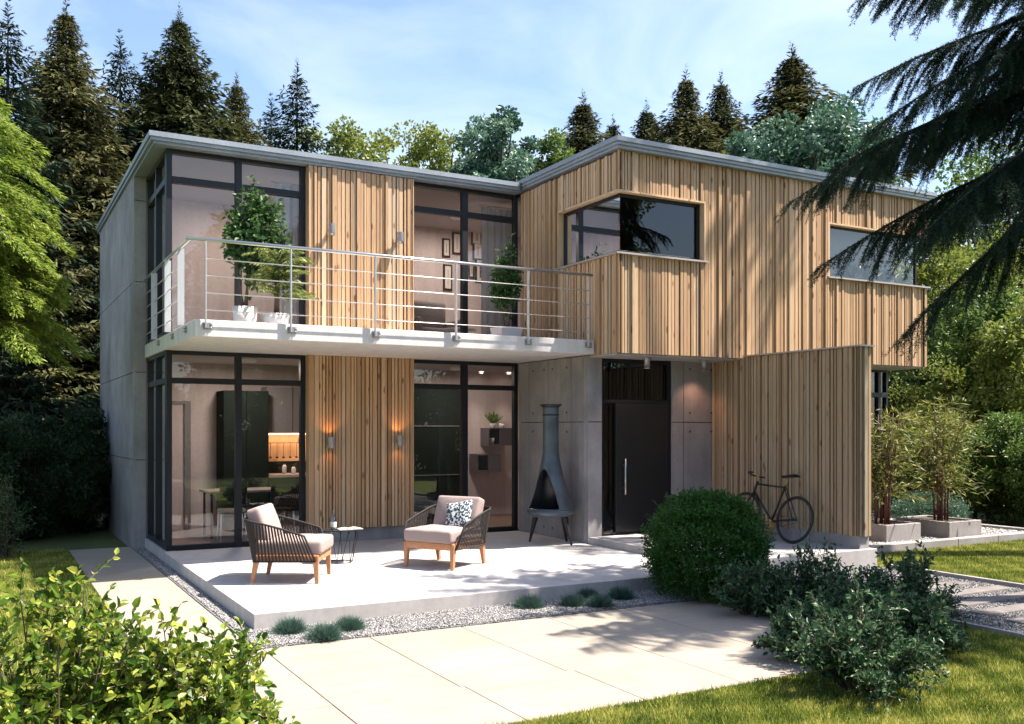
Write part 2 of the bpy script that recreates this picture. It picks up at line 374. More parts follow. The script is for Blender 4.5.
# gravel beds
b=MB(); b.box(1.97,7.5,8.01,8.80,-.188,-.142); b.box(1.97,2.2,8.8,15.6,-.188,-.142); tag(b.build('gravel_strip','gravel_base'),None,None,None,'structure')
b=MB(); b.box(8.03,10.46,1.0,8.72,-.188,-.158); tag(b.build('gravel_path','gravel_base'),None,None,None,'structure')
b=MB(); b.box(10.36,15.55,9.86,13.5,-.188,-.075); tag(b.build('gravel_bed','gravel_base'),None,None,None,'structure')
def pebbles(name,rects,z,n_m2,size,label,bright=0,seed=1):
    rng=np.random.default_rng(seed); base=np.array([(1,0,0),(0,1,0),(-1,0,0),(0,-1,0),(0,0,1),(0,0,-1)],float)
    tri=np.array([(0,1,4),(1,2,4),(2,3,4),(3,0,4),(1,0,5),(2,1,5),(3,2,5),(0,3,5)])
    Vs=[]
    for (x0,x1,y0,y1) in rects:
        n=int((x1-x0)*(y1-y0)*n_m2); c=np.stack([rng.uniform(x0+.01,x1-.01,n),rng.uniform(y0+.01,y1-.01,n),z+rng.uniform(-.3,.7,n)*size*.6],1)
        sc=size*np.stack([rng.uniform(.5,1.1,n),rng.uniform(.4,.9,n),rng.uniform(.3,.6,n)],1); an=rng.uniform(0,6.28,n)
        v=base[None]*sc[:,None]*(1+rng.uniform(-.2,.2,(n,6,1)))
        tl=rng.uniform(-.5,.5,n)[:,None]; v[:,:,2]+=v[:,:,0]*tl
        ca,sa=np.cos(an)[:,None],np.sin(an)[:,None]
        v=np.stack([v[:,:,0]*ca-v[:,:,1]*sa,v[:,:,0]*sa+v[:,:,1]*ca,v[:,:,2]],2)+c[:,None]
        Vs.append(v)
    V=np.concatenate(Vs); n=len(V); F=(np.arange(n)[:,None,None]*6+tri[None]).reshape(-1,3)
    T=np.repeat(np.clip(rng.random(n)**1.0*.9+bright,0,1),8)
    o=np_obj(name,V.reshape(-1,3),F,T,'pebble',None,True); return tag(o,label,'gravel',None,'stuff')
pebbles('gravel',[(1.98,7.45,8.02,8.74),(1.98,2.13,8.7,15.55)],-.138,8500,.0125,'grey and white pebbles in the strip around the raised terrace',.05,1)
pebbles('gravel',[(8.05,10.44,4.2,8.70)],-.152,3600,.014,'dark grey chippings between the edgings of the garden path',-.05,2)
pebbles('gravel',[(10.4,15.5,9.9,13.3)],-.068,1700,.022,'pale pebble bed around the two square planters',.3,3)
def edging(name,label,*rects):
    b=MB()
    for r in rects: b.box(*r)
    return tag(b.build(name,'kerb_concrete',None,(rects[0][0],rects[0][2],GZ)),label,'edging')
edging('path_edging','thin pale concrete edging between the gravel path and the sunny right lawn',(10.47,10.53,1.0,8.70,-.18,-.105))
edging('path_edging','thin concrete edging on the near side of the gravel path by the dark shrubs',(7.97,8.02,1.0,8.70,-.18,-.112))
kb=thing('garden_kerb','long kerb of pale concrete blocks between pebble bed and right lawn','kerb',(10.4,9.7,GZ))
b=MB(); x=10.37
while x<19: b.bevbox(x,x+.985,9.70,9.855,-.18,-.035,.006,.5,0,1,False); x+=.992
b.build('kerb_blocks','kerb_concrete',kb)
kb=thing('garden_kerb','low concrete kerb at the far side of the pebble bed under the shrubs','kerb',(15.6,10,GZ))
b=MB(); y=9.86
while y<15: b.bevbox(15.56,15.68,y,y+.985,-.18,-.02,.006,.5,0,1,False); y+=.992
b.build('kerb_blocks','kerb_concrete',kb)
for i,(yy,x0,x1,lb) in enumerate(((5.62,8.55,10.0,'stone stepping bar nearest the camera on the gravel path'),(6.05,8.62,10.05,'stone stepping bar, second from the front on the gravel path'),(6.48,8.9,10.25,'stone stepping bar in the middle of the gravel path'),(6.92,9.0,10.3,'stone stepping bar fourth from the front on the gravel path'),(7.36,9.0,10.2,'shaded stone stepping bar farthest from the camera on the gravel path'))):
    b=MB(); b.bevbox(x0,x1,yy-.105,yy+.105,-.19,-.132,.010,.3+.1*i,0,2,False)
    tag(b.build('stepping_slab','path_stone',None,(x0,yy,GZ)),lb,'stepping slab','stepping slabs across the gravel path')

# terrace and entrance step
b=MB()
b.bevbox(2.14,7.735,8.76,13.78,-.4,0.0,.006,.5,0,2,False)
b.box(2.14,2.30,13.781,15.605,-.4,-.001)
tag(b.build('terrace','terrace_concrete'),None,None,None,'structure')
b=MB(); b.bevbox(7.74,10.36,8.74,11.70,-.4,.10,.006,.5,0,2,False); tag(b.build('entrance_step','terrace_concrete'),None,None,None,'structure')

# ------------------------------------------------------------------ house
H=thing('modern_house','two storey flat roofed house of larch battens, concrete and dark framed glass','house',(2.2,13.8,0))
def clad(b,axis,a0,a1,z0,z1,plane,out,holes=(),seed=0,tr=(0,1)):
    """battens along axis at plane, protruding in direction out (-1/+1) ; backing board behind"""
    rs=random.Random(seed); brk=sorted(set([a0,a1]+[h[0] for h in holes if a0<h[0]<a1]+[h[1] for h in holes if a0<h[1]<a1]))
    def put(p0,p1,q0,q1,zz0,zz1,t):
        if axis=='x': b.box(p0,p1,q0,q1,zz0,zz1,t)
        else: b.box(q0,q1,p0,p1,zz0,zz1,t)
    for s0,s1 in zip(brk[:-1],brk[1:]):
        mid=(s0+s1)/2; zs=[(z0,z1)]
        for h in holes:
            if h[0]<=mid<=h[1]:
                zs=[(z0,h[2]),(h[3],z1)]
        for (q0,q1) in zs:
            if q1-q0>.02: put(s0,s1,plane,plane-out*.03,q0+.004,q1-.004,.02)
        x=s0+.002
        while x<s1-.012:
            w=rs.choice([.028,.036,.040,.048,.056,.066]); g=rs.choice([.011,.014,.016,.024]); dep=rs.choice([.016,.020,.024,.024,.030,.048])
            if x+w>s1-.03: w=s1-x-.002
            t=min(1,max(.05,rs.gauss(.60,.19)))
            for (q0,q1) in zs:
                if q1-q0>.02: put(x,x+w,plane+out*.001,plane+out*dep,q0,q1,t)
            x+=w+g
    return b
# concrete side wall on the left, panels with open joints
def cpanels(b,axis,a0,a1,plane,thick,out,zj,aj,z0,z1):
    """panel boxes; plane = face; thick goes inward (-out)"""
    zs=[z0]+list(zj)+[z1]; as_=[a0]+list(aj)+[a1]; g=.006
    for i in range(len(zs)-1):
        for j in range(len(as_)-1):
            p0=as_[j]+(g if j else 0); p1=as_[j+1]-(g if j<len(as_)-2 else 0); q0=zs[i]+(g if i else 0); q1=zs[i+1]-(g if i<len(zs)-2 else 0)
            if axis=='x': b.box(p0,p1,plane,plane-out*thick,q0,q1)
            else: b.box(plane,plane-out*thick,p0,p1,q0,q1)
            for cx in ((p0+.12,p1-.12) if p1-p0>.35 else ()):
                for cz in ((q0+.14,q1-.14) if q1-q0>.5 else ()):
                    v=[];n=10
                    for k in range(n):
                        an=2*math.pi*k/n; 
                        v.append((cx+.019*math.cos(an),plane+out*.002,cz+.019*math.sin(an)) if axis=='x' else (plane+out*.002,cx+.019*math.cos(an),cz+.019*math.sin(an)))
                    b.add(v,[tuple(range(n))],0,1)
b=MB(); b.box(2.02,2.17,15.64,20.55,-.3,5.55,0,1)
cpanels(b,'y',15.78,20.59,1.988,.03,-1,(1.21,2.56,3.95),(17.2,18.9),-.3,5.56)
cpanels(b,'x',1.988,2.17,15.61,.03,-1,(1.21,2.56,3.95,5.2),(),-.3,5.56)
b.box(1.99,2.018,15.642,15.776,-.3,5.55)
tag(b.build('concrete_wall',['concrete','joint'],H),'board marked grey concrete side wall at the left end')
b=MB(); b.box(7.78,7.94,11.76,13.79,-.3,2.755,0,1)
cpanels(b,'y',11.86,13.79,7.74,.03,-1,(1.79,),(12.18,12.85,13.45),.0,2.76)
cpanels(b,'x',7.745,7.985,11.72,.03,-1,(1.79,),(),-.0,2.76)
b.box(7.742,7.77,11.755,11.85,0,2.755)
tag(b.build('concrete_wall',['concrete','joint'],H),'concrete wall beside the terrace behind the outdoor stove')
b=MB(); b.box(9.30,10.5,11.76,11.9,0,2.755,0,1)
cpanels(b,'x',9.30,11.9,11.72,.03,-1,(1.79,),(9.52,10.2),.0,2.76)
tag(b.build('concrete_wall',['concrete','joint'],H),'concrete wall right of the front door')
b=MB(); b.box(2.2,14.2,20.4,20.6,-.3,5.55); b.box(14.0,14.2,13.2,20.4,-.3,5.55); b.build('rear_wall','concrete',H)
# main facade cladding panel (both storeys), proud of the glazing
for (z0,z1,sd,lb) in ((.20,2.775,5,'timber panel between the ground floor windows'),(2.985,5.555,6,'timber panel behind the balcony')):
    b=MB(); clad(b,'x',4.155,5.785,z0,z1,13.70,-1,(),sd)
    b.box(4.157,5.783,13.731,13.80,z0+.005,z1-.005,.3); 
    # side returns
    rs=random.Random(4); 
    b.box(4.140,4.155,13.655,13.815,z0,z1,.55); b.box(5.785,5.80,13.655,13.815,z0,z1,.6)
    tag(b.build('timber_cladding','larch',H),lb)
b=MB(); b.box(4.145,5.80,13.74,13.81,0,.198); b.build('plinth','concrete',H)
# box volume
X0,X1,YB=7.75,14.29,10.98
CW=(7.75,9.34,4.17,5.055); W2=(11.89,14.29,4.14,5.02)
b=MB(); clad(b,'x',7.775,X1-.025,2.76,5.61,YB+.05,-1,(CW,W2),21); 
tag(b.build('timber_cladding','larch',H),'front face of the projecting upper storey in larch battens')
b=MB(); clad(b,'y',YB+.0,13.80,2.76,5.58,X0+.05,-1,((YB-.0,12.6,CW[2],CW[3]),),22); tag(b.build('timber_cladding','larch',H),'left face of the projecting upper storey')
b=MB(); clad(b,'y',YB+.02,13.2,2.76,5.6,X1-.05,1,((YB-.1,11.8,W2[2],W2[3]),),23); b.build('timber_cladding','larch',H)
# insulation core walls behind the battens
b=MB()
for (z0,z1) in ((2.79,CW[2]-.01),(CW[3]+.01,5.6)):
    b.box(X0+.082,9.33,YB+.082,YB+.19,z0,z1)
b.box(9.36,11.87,YB+.082,YB+.19,2.79,5.6)
for (z0,z1) in ((2.79,W2[2]-.01),(W2[3]+.01,5.6)): b.box(11.88,14.2,YB+.082,YB+.19,z0,z1)
b.box(X0+.082,X0+.19,12.62,13.9,2.79,5.6)
for (z0,z1) in ((2.79,CW[2]-.01),(CW[3]+.01,5.6)): b.box(X0+.084,X0+.188,YB+.192,12.61,z0,z1)
b.box(14.1,14.2,11.85,13.2,2.79,5.6)
b.build('core_wall','interior_plaster',H)
# reveals in pale timber
b=MB(); t=.85
b.box(X0+.004,9.338,YB+.004,YB+.16,CW[3]-.028,CW[3]-.002,t); b.box(X0+.004,X0+.16,YB+.162,12.598,CW[3]-.028,CW[3]-.002,t)
b.box(9.314,9.34,YB+.004,YB+.16,CW[2],CW[3]-.03,t); b.box(X0+.004,X0+.16,12.574,12.6,CW[2],CW[3]-.03,.7)
b.build('window_reveal','larch',H); b=MB()
b.box(11.89,11.915,YB+.004,YB+.16,W2[2],W2[3]-.03,t); b.box(11.89,X1-.004,YB+.004,YB+.16,W2[3]-.028,W2[3]-.002,t)
b.build('window_reveal','larch',H)
b=MB(); b.box(X0+.02,X1-.02,YB+.06,11.715,2.735,2.758); b.box(10.6,X1-.02,11.715,13.2,2.735,2.758); b.build('soffit','soffit',H)
# windows
def window(rects,label,axis,plane,depth,panes,matp='glass',extra=None):
    """rects: frame boxes in (a0,a1,z0,z1); panes same"""
    b=MB()
    for (a0,a1,z0,z1) in rects:
        if axis=='x': b.bevbox(a0,a1,plane,plane+depth,z0,z1,.003,.5,0,1,False)
        else: b.bevbox(plane,plane+depth,a0,a1,z0,z1,.003,.5,0,1,False)
    w=b.build('window','frame',H); 
    if label: tag(w,label)
    for (a0,a1,z0,z1) in panes:
        p=MB(); m=plane+depth*.5
        if axis=='x': p.add([(a0,m,z0),(a1,m,z0),(a1,m,z1),(a0,m,z1)],[(0,1,2,3)])
        else: p.add([(m,a0,z0),(m,a1,z0),(m,a1,z1),(m,a0,z1)],[(0,1,2,3)])
        p.build('pane',matp,w)
    return w
def grid(a,mids,b_,z0,zt0,zt1,z1,fw=.06,mw=.09,bw=.07):
    fr=[(a,a+fw,z0,z1),(b_-fw,b_,z0,z1)]+[(m-mw/2,m+mw/2,z0,z1) for m in mids]
    cuts=[a+fw]+sum([[m-mw/2,m+mw/2] for m in mids],[])+[b_-fw]; pn=[]
    for i in range(0,len(cuts),2):
        c0,c1=cuts[i]+.001,cuts[i+1]-.001
        fr+=[(c0,c1,z0,z0+bw),(c0,c1,zt0,zt1),(c0,c1,z1-.055,z1)]
        pn+=[(c0,c1,z0+bw,zt0),(c0,c1,zt1,z1-.055)]
    return fr,pn
FZ=13.82
for (z0,zt0,zt1,z1,nm) in ((.0,2.32,2.40,2.775,'ground floor'),(2.98,5.10,5.19,5.56,'upper floor')):
    fr,pn=grid(2.18,[3.165],4.138,z0,zt0,zt1,z1,.075); window(fr,nm+' front window at the left corner','x',FZ,.09,pn)
    fr,pn=grid(13.912,[14.78],15.60,z0,zt0,zt1,z1,.05,.07); window(fr,nm+' side window round the left corner','y',2.18,.09,pn)
    fr,pn=grid(5.803,[6.765],7.738,z0,zt0,zt1,z1,.07,.10); window(fr,nm+' window beside the inner corner','x',FZ,.09,pn)
cw=window([(X0+.10,9.30,CW[2]+.004,CW[2]+.05),(X0+.10,9.30,CW[3]-.075,CW[3]-.03),(9.255,9.30,CW[2]+.05,CW[3]-.075)],'dark strip window wrapping the corner of the upper storey','x',YB+.10,.05,[(X0+.125,9.255,CW[2]+.05,CW[3]-.075)],'glass_dark')
window([(YB+.152,12.57,CW[2]+.004,CW[2]+.05),(YB+.152,12.57,CW[3]-.075,CW[3]-.03),(12.53,12.57,CW[2]+.05,CW[3]-.075)],'dark strip window on the left face over the balcony','y',X0+.10,.05,[(YB+.125,12.53,CW[2]+.05,CW[3]-.075)],'glass_dark')
window([(11.92,14.12,W2[2]+.004,W2[2]+.03),(11.92,14.12,W2[3]-.06,W2[3]-.03),(11.92,11.95,W2[2]+.03,W2[3]-.06),(14.09,14.12,W2[2]+.03,W2[3]-.06)],'pale strip window at the right end of the upper storey','x',YB+.10,.05,[(11.95,14.09,W2[2]+.03,W2[3]-.06)])
b=MB(); b.box(X0-.03,9.37,YB-.03,YB+.10,CW[2]-.022,CW[2]+.003); b.box(X0-.03,X0+.10,YB+.102,12.63,CW[2]-.022,CW[2]+.003); b.build('window_sill','sill',H)
b=MB(); b.box(11.86,X1+.03,YB-.03,YB+.10,W2[2]-.022,W2[2]+.003); b.build('window_sill','sill',H)
fr,pn=grid(11.92,[13.0,13.98],14.2,.0,2.25,2.33,2.755,.05,.07); window(fr,'ground floor window behind the timber screen','x',11.74,.09,pn)
fr,pn=grid(11.84,[12.5],13.2,.0,2.25,2.33,2.755,.05,.07); window(fr,'ground floor window facing the planters','y',14.11,.09,pn)
# entrance: glazed surround and door
fr=[(7.99,8.04,.10,2.735),(9.245,9.295,.10,2.735),(8.041,9.244,2.68,2.735),(8.041,9.244,2.075,2.125),(8.041,9.244,.10,.125)]
window(fr,'dark glazed surround of the front door','x',11.76,.08,[(8.04,8.26,.125,2.075),(8.04,9.245,2.125,2.68)],'glass_dark')
b=MB(); b.bevbox(8.262,9.243,11.755,11.825,.128,2.073,.004,.5,0,1,False); d=b.build('front_door','door_black',H); tag(d,'black front door with a long upright steel bar')
b=MB(); b.tube([(8.40,11.70,.70),(8.40,11.70,1.24)],.014,10); b.tube([(8.40,11.70,.80),(8.40,11.756,.80)],.008,8); b.tube([(8.40,11.70,1.14),(8.40,11.756,1.14)],.008,8); b.build('door_handle','steel',d)
# roof: two slabs with stepped zinc edges
b=MB()
b.box(1.99,7.70,13.66,20.66,5.565,5.60); 
b.box(1.95,7.672,13.62,20.70,5.601,5.645); b.box(1.925,7.66,13.595,20.725,5.646,5.715)
b.box(7.715,14.33,10.92,20.70,5.615,5.655); b.box(7.690,14.36,10.895,20.725,5.656,5.70); b.box(7.665,14.385,10.87,20.75,5.701,5.765)
rf=b.build('roof','zinc',H)
# balcony
bal=MB(); bal.bevbox(2.14,7.735,11.55,13.80,2.775,2.975,.006,.5,0,1,False); bal.bevbox(2.14,2.178,13.801,15.60,2.775,2.975,.004,.5,0,1,False)
BAL=bal.build('balcony','balcony_concrete',H); tag(BAL,'cantilevered white concrete balcony slab with steel cable railing')
b=MB(); b.tube([(2.07,15.2,3.90),(2.07,11.49,3.90)],.021,10); b.tube([(2.03,11.49,3.905),(7.66,11.49,3.905)],.021,12); b.build('handrail','steel',BAL)
for z in (3.08,3.28,3.48,3.68):
    b=MB(); b.tube([(2.23,11.49,z),(7.64,11.49,z)],.0065,6); b.tube([(2.072,12.1,z),(2.072,15.0,z)],.0065,6); b.build('railing_cable','cable_steel',BAL)
def bracket(b,x,y,front=True):
    if front:
        b.box(x-.055,x+.055,y-.012,y-.001,2.86,2.94); b.box(x-.012,x+.012,y-.05,y-.0125,2.87,2.93)
        for dx in (-.038,.038):
            for dz in (2.88,2.92): b.tube([(x+dx,y-.012,dz),(x+dx,y-.028,dz)],.010,6)
    else:
        b.box(x-.012,x-.001,y-.055,y+.055,2.86,2.94)
        for dy in (-.038,.038):
            for dz in (2.88,2.92): b.tube([(x-.012,y+dy,dz),(x-.028,y+dy,dz)],.010,6)
for x in (2.25,3.26,4.35,5.49,6.60,7.60):
    b=MB(); b.box(x-.006,x+.006,11.47,11.52,2.87,3.884); b.build('post','steel_flat',BAL)
    b=MB(); bracket(b,x+.03,11.55); b.build('bracket','lamp_metal',BAL)
for y in (12.1,13.05,14.2):
    b=MB(); b.box(2.035,2.115,y-.007,y+.007,2.95,3.884); b.build('post','steel_flat',BAL)
    b=MB(); bracket(b,2.14,y,False); b.build('bracket','lamp_metal',BAL)
# interior shell
b=MB()
b.box(2.27,13.9,13.92,16.6,-.02,.006); b.box(7.95,9.3,11.84,13.9,-.02,.006); b.build('interior_floor','interior_floor',H)
b=MB(); b.box(2.272,14.0,13.915,16.6,2.786,2.975); b.box(X0+.195,14.05,YB+.195,13.9,2.786,2.975); b.build('storey_slab','ceiling',H)
b=MB(); b.box(2.272,14.0,13.915,16.6,5.50,5.56); b.box(X0+.195,14.05,YB+.195,13.91,5.50,5.56); b.build('ceiling','ceiling',H)
b=MB(); b.box(2.18,13.9,16.6,16.7,0,5.5); b.box(2.18,2.27,15.63,16.6,0,5.5); b.box(5.55,5.65,13.92,16.6,.01,2.78); b.box(5.3,5.4,13.92,16.6,2.98,5.5)
b.box(9.9,10.0,13.95,16.6,.01,5.49); b.box(7.96,13.9,13.85,13.95,.01,2.78); b.box(7.96,13.9,13.85,13.95,2.98,5.49)
b.box(11.6,11.7,11.2,13.84,2.98,5.49); b.build('interior_wall','interior_plaster',H)
b=MB(); b.box(2.9,3.0,16.56,16.595,.02,2.15); b.box(2.3,2.9,16.57,16.596,2.1,2.15); b.build('door_trim','cabinet_grey',H)

# ------------------------------------------------------------------ interior things
t=thing('tall_cabinet','tall dark green kitchen cabinet seen through the left ground floor window','cabinet',(3.4,16.3,0))
b=MB(); b.bevbox(3.42,3.79,16.0,16.58,.05,2.32,.004,.5,0,1,False).bevbox(3.795,4.16,16.0,16.58,.05,2.32,.004,.5,0,1,False); b.build('cabinet_door','interior_dark',t); b=MB(); b.box(3.44,4.14,16.05,16.58,.01,.05); b.build('cabinet_base','interior_dark',t)
t=thing('kitchen_counter','dark kitchen counter with pale worktop under the glowing niche','counter',(4.6,16.3,0))
b=MB(); b.box(4.18,5.54,16.02,16.58,.01,.86); b.build('cupboard','interior_dark',t); b=MB(); b.bevbox(4.165,5.54,15.98,16.58,.862,.91,.004,.5,0,1,False); b.build('worktop','counter',t)
t=thing('wall_cupboard','grey wall cupboard above the lit kitchen niche','cupboard',(4.6,16.4,1.6))
b=MB(); b.box(4.18,4.62,16.2,16.58,1.62,2.40).box(4.63,5.54,16.22,16.58,1.62,2.40); b.build('cupboard_body','cabinet_grey',t)
b=MB(); b.box(4.2,5.52,16.24,16.50,1.585,1.605); b.build('under_light','strip_light',t)
t=thing('backsplash','warm plywood backsplash behind the kitchen worktop','panel',(4.2,16.59,.95)); b=MB(); b.box(4.18,5.54,16.582,16.597,1.12,1.60,.9); b.build('panel','larch',t)
b=MB(); b.box(4.18,5.54,16.583,16.596,.915,1.118); b.build('splash_tile','interior_dark',t)
t=thing('utensil_rail','steel rail with ladles hanging in the kitchen niche','utensil rail',(4.3,16.5,1.4))
b=MB(); b.tube([(4.28,16.5,1.44),(4.95,16.5,1.44)],.006,6); b.build('rail','frame',t)
for k in range(6):
    x=4.32+k*.115; b=MB(); b.tube([(x,16.5,1.44),(x,16.5,1.20)],.004,5); b.lathe([(0,-.03),(.022,-.02),(.028,0)],(x,16.5,1.20),10); b.build('utensil','frame',t)
for k,(x,hh,lb) in enumerate(((4.48,.16,'white jar on the kitchen worktop'),(4.64,.12,'short white cup on the kitchen worktop'))):
    b=MB(); b.lathe([(0,0),(.035,0),(.038,hh*.8),(.02,hh),(0,hh)],(x,16.2,.91),14); tag(b.build('jar','white_item',None,(x,16.2,.91)),lb,'jar')
# dining table and chairs dimly behind the glass
t=thing('dining_table','dark dining table inside the left ground floor room','table',(3.5,15.1,.006))
b=MB(); b.bevbox(2.95,4.3,14.9,15.6,.70,.735,.004,.5,0,1,False); b.build('tabletop','armchair_fabric',t)
for x in (3.02,4.22):
    for y in (14.97,15.53): b=MB(); b.tube([(x,y,.006),(x,y,.70)],.018,8); b.build('leg','interior_dark',t)
def din_chair(x,y,rz,lb):
    t=thing('dining_chair',lb,'chair',(0,0,0),'dining chairs inside the house')
    b=MB(); b.bevbox(-.2,.2,-.2,.2,.42,.46,.015); b.build('seat','interior_dark',t)
    b=MB(); b.bevbox(-.2,.2,.17,.2,.5,.82,.012); b.build('backrest','interior_dark',t)
    for a in (-.17,.17):
        for c in (-.17,.17): b=MB(); b.tube([(a*1.1,c*1.1,0),(a,c,.43)],.012,6); b.build('leg','white_item',t)
    t.location=(x,y,.006); t.rotation_euler=(0,0,rz)
din_chair(3.25,14.65,R(175),'dining chair at the table near the left glass corner')
din_chair(3.95,14.62,R(188),'dining chair at the table behind the woven armchair')
# right ground floor room
t=thing('bookcase','wide black cabinet with thin pale shelf lines behind the ground floor glass','cabinet',(7.2,16.4,0))
b=MB(); b.box(6.75,7.82,16.2,16.58,.01,2.50); b.build('cabinet_body','interior_dark',t)
b=MB(); b.box(6.77,7.80,16.185,16.199,1.73,1.745); b.build('shelf_edge','cabinet_grey',t)
b=MB(); b.box(6.77,7.80,16.185,16.199,.82,.835); b.build('shelf_edge','cabinet_grey',t)
for (x0,x1,z0,z1,lb,nm) in ((8.45,8.98,1.36,1.70,'grey wall box shelf with plant on top','wall_shelf'),(8.2,8.72,.86,1.20,'lower grey wall box left of the small shelf','wall_shelf')):
    t=thing(nm,lb,'shelf',(x0,16.5,z0)); b=MB(); w=.025
    b.box(x0,x1,16.25,16.59,z0,z0+w).box(x0,x1,16.25,16.59,z1-w,z1).box(x0,x0+w,16.25,16.59,z0+w,z1-w).box(x1-w,x1,16.25,16.59,z0+w,z1-w).box(x0+.25,x1-w,16.26,16.28,z0+w,z1-w).box(x0+w,x1-w,16.57,16.59,z0+w,z1-w)
    b.build('box','shelf_grey',t)
b=MB(); b.lathe([(0,0),(.05,0),(.06,.12),(0,.12)],(8.58,16.38,1.39),14); tag(b.build('cup','white_item',None,(8.58,16.38,1.39)),'white cup inside the small wall shelf','cup')
def leafblob(name,label,cat,loc,pot_r,pot_h,rad,n,L,W,matl,potmat='pot_white',zc=None,group=None):
    t=thing(name,label,cat,loc,group); x,y,z=loc
    b=MB(); b.lathe([(0,0),(pot_r*.8,0),(pot_r,pot_h),(pot_r*.9,pot_h),(pot_r*.88,pot_h-.02),(0,pot_h-.02)],(x,y,z),16); b.build('pot',potmat,t)
    P=np.array([[x,y,z+pot_h]])+RNG.normal(size=(n,3))*np.array([pot_r*.3,pot_r*.3,.01]); D=RNG.normal(size=(n,3))*np.array([.45,.45,.2])+np.array([0,0,1])
    V,F,T=leaves(P,D,RNG.uniform(.6,1.1,n)*L,W); np_obj('leaves',V,F,T,matl,t); return t
leafblob('potted_or_reflected_plant','small spiky green plant in a white pot on the wall shelf','potted plant',(8.62,16.4,1.70),.06,.09,.1,120,.26,.025,'leaf_mid')
b=MB(); b.lathe([(0,0),(.045,0),(.05,.09),(0,.09)],(8.8,16.38,1.70),14); tag(b.build('cup','white_item',None,(8.8,16.38,1.70)),'small white cup beside the shelf plant','cup')
for (x,y,lb) in ((8.35,16.35,'left ceiling spotlight washing the wall behind the ground floor glass'),(8.95,16.35,'right ceiling spotlight washing the wall above the shelf')):
    t=thing('ceiling_spotlight',lb,'ceiling light',(x,y,2.78),'ceiling spotlights'); b=MB(); b.lathe([(.045,-.02),(.05,0)],(x,y,2.78),16); b.build('trim_ring','steel',t)
    b=MB(); b.add([(x+.04*math.cos(a),y+.04*math.sin(a),2.772) for a in np.linspace(0,2*math.pi,13)[:-1]],[tuple(range(12))[::-1]]); b.build('bulb','down_bulb',t)
    L=bpy.data.lights.new('spot','SPOT'); L.energy=16; L.spot_size=R(75); L.spot_blend=.8; L.color=(1,.82,.7); L.shadow_soft_size=.03
    o=bpy.data.objects.new('spotlight_lamp',L); COL.objects.link(o); o.parent=t; o.location=(0,0,-.03); o.rotation_euler=(R(-12),0,0)
def added_fill_lamp(x,y,z,e,lb):  # fill lamps added to brighten the rooms behind the glass
    t=thing('added_fill_lamp',lb,'ceiling light',(x,y,z),'round fill lamps added in the rooms'); b=MB(); b.lathe([(.0,-.055),(.13,-.05),(.15,-.03),(.15,-.001)],(x,y,z),24); b.build('fill_lamp_shade','white_item',t)
    L=bpy.data.lights.new('room_fill','AREA'); L.shape='DISK'; L.size=.28; L.energy=e; L.color=(1,.86,.76); o=bpy.data.objects.new('lamp_light',L); COL.objects.link(o); o.parent=t; o.location=(0,0,-.06)
added_fill_lamp(3.6,15.2,2.784,13,'added fill lamp on the ground floor kitchen ceiling')
added_fill_lamp(7.4,15.4,2.784,11,'added fill lamp on the ground floor living room ceiling')
added_fill_lamp(3.6,15.2,5.498,14,'added fill lamp on the ceiling of the upper left room')
added_fill_lamp(7.4,15.4,5.498,15,'added fill lamp on the ceiling of the upper room with the pictures')
# upper rooms: curtains, pictures, armchair
def curtain(x0,x1,y,z0,z1,lb,sd=0):
    rs=random.Random(sd); t=thing('curtain',lb,'curtain',(x0,y,z0)); n=int((x1-x0)/.012); vs=[];fs=[]
    for i in range(n+1):
        x=x0+(x1-x0)*i/n; yy=y+.035*math.sin(i*.62+rs.uniform(-.2,.2))
        vs+= [(x,yy,z0),(x,y+(yy-y)*.5,z1)]
        if i: fs.append((2*i-2,2*i,2*i+1,2*i-1))
    b=MB(); b.add(vs,fs,.5,0,True); b.build('cloth','curtain',t)
    b=MB(); b.tube([(x0-.05,y,z1+.02),(x1+.05,y,z1+.02)],.012,8); b.build('curtain_rail','steel',t)
curtain(3.78,4.34,14.2,3.0,5.35,'pale gathered curtain in the upper left room beside the timber panel',1)
curtain(7.25,7.9,14.2,3.0,5.4,'grey gathered curtain in the upper room beside the inner corner',2)
t=thing('window_blind','white blind behind the right strip window','blind',(12,YB+.25,4.2)); b=MB(); b.box(11.98,13.85,YB+.345,YB+.352,4.02,5.03); b.build('blind_cloth','curtain',t)
leafmat('leaf_reflection',(.30,.36,.28),(.5,.55,.45),(.7,.72,.64),.4)  # pale leaf colour imitating leaf reflections in the right strip window
b=MB(); b.box(12.3,13.9,YB+.192,YB+.33,4.08,4.115); tag(b.build('window_ledge','white_item',None,(12.3,YB+.2,4.1)),'white ledge inside the right strip window','shelf')
for k,(x,lb) in enumerate(((12.75,'added pale plant in a white pot imitating leaf reflections at the left of the right strip window'),(13.15,'added pale plant imitating leaf reflections in the middle behind the right strip window'),(13.6,'added pale plant imitating leaf reflections at the right end behind the strip window'))):
    leafblob('potted_or_reflected_plant',lb,'potted plant',(x,YB+.26,4.115),.05,.10,.1,110,.26,.05,'leaf_reflection')  # plants added behind the pane in place of its white leaf reflections
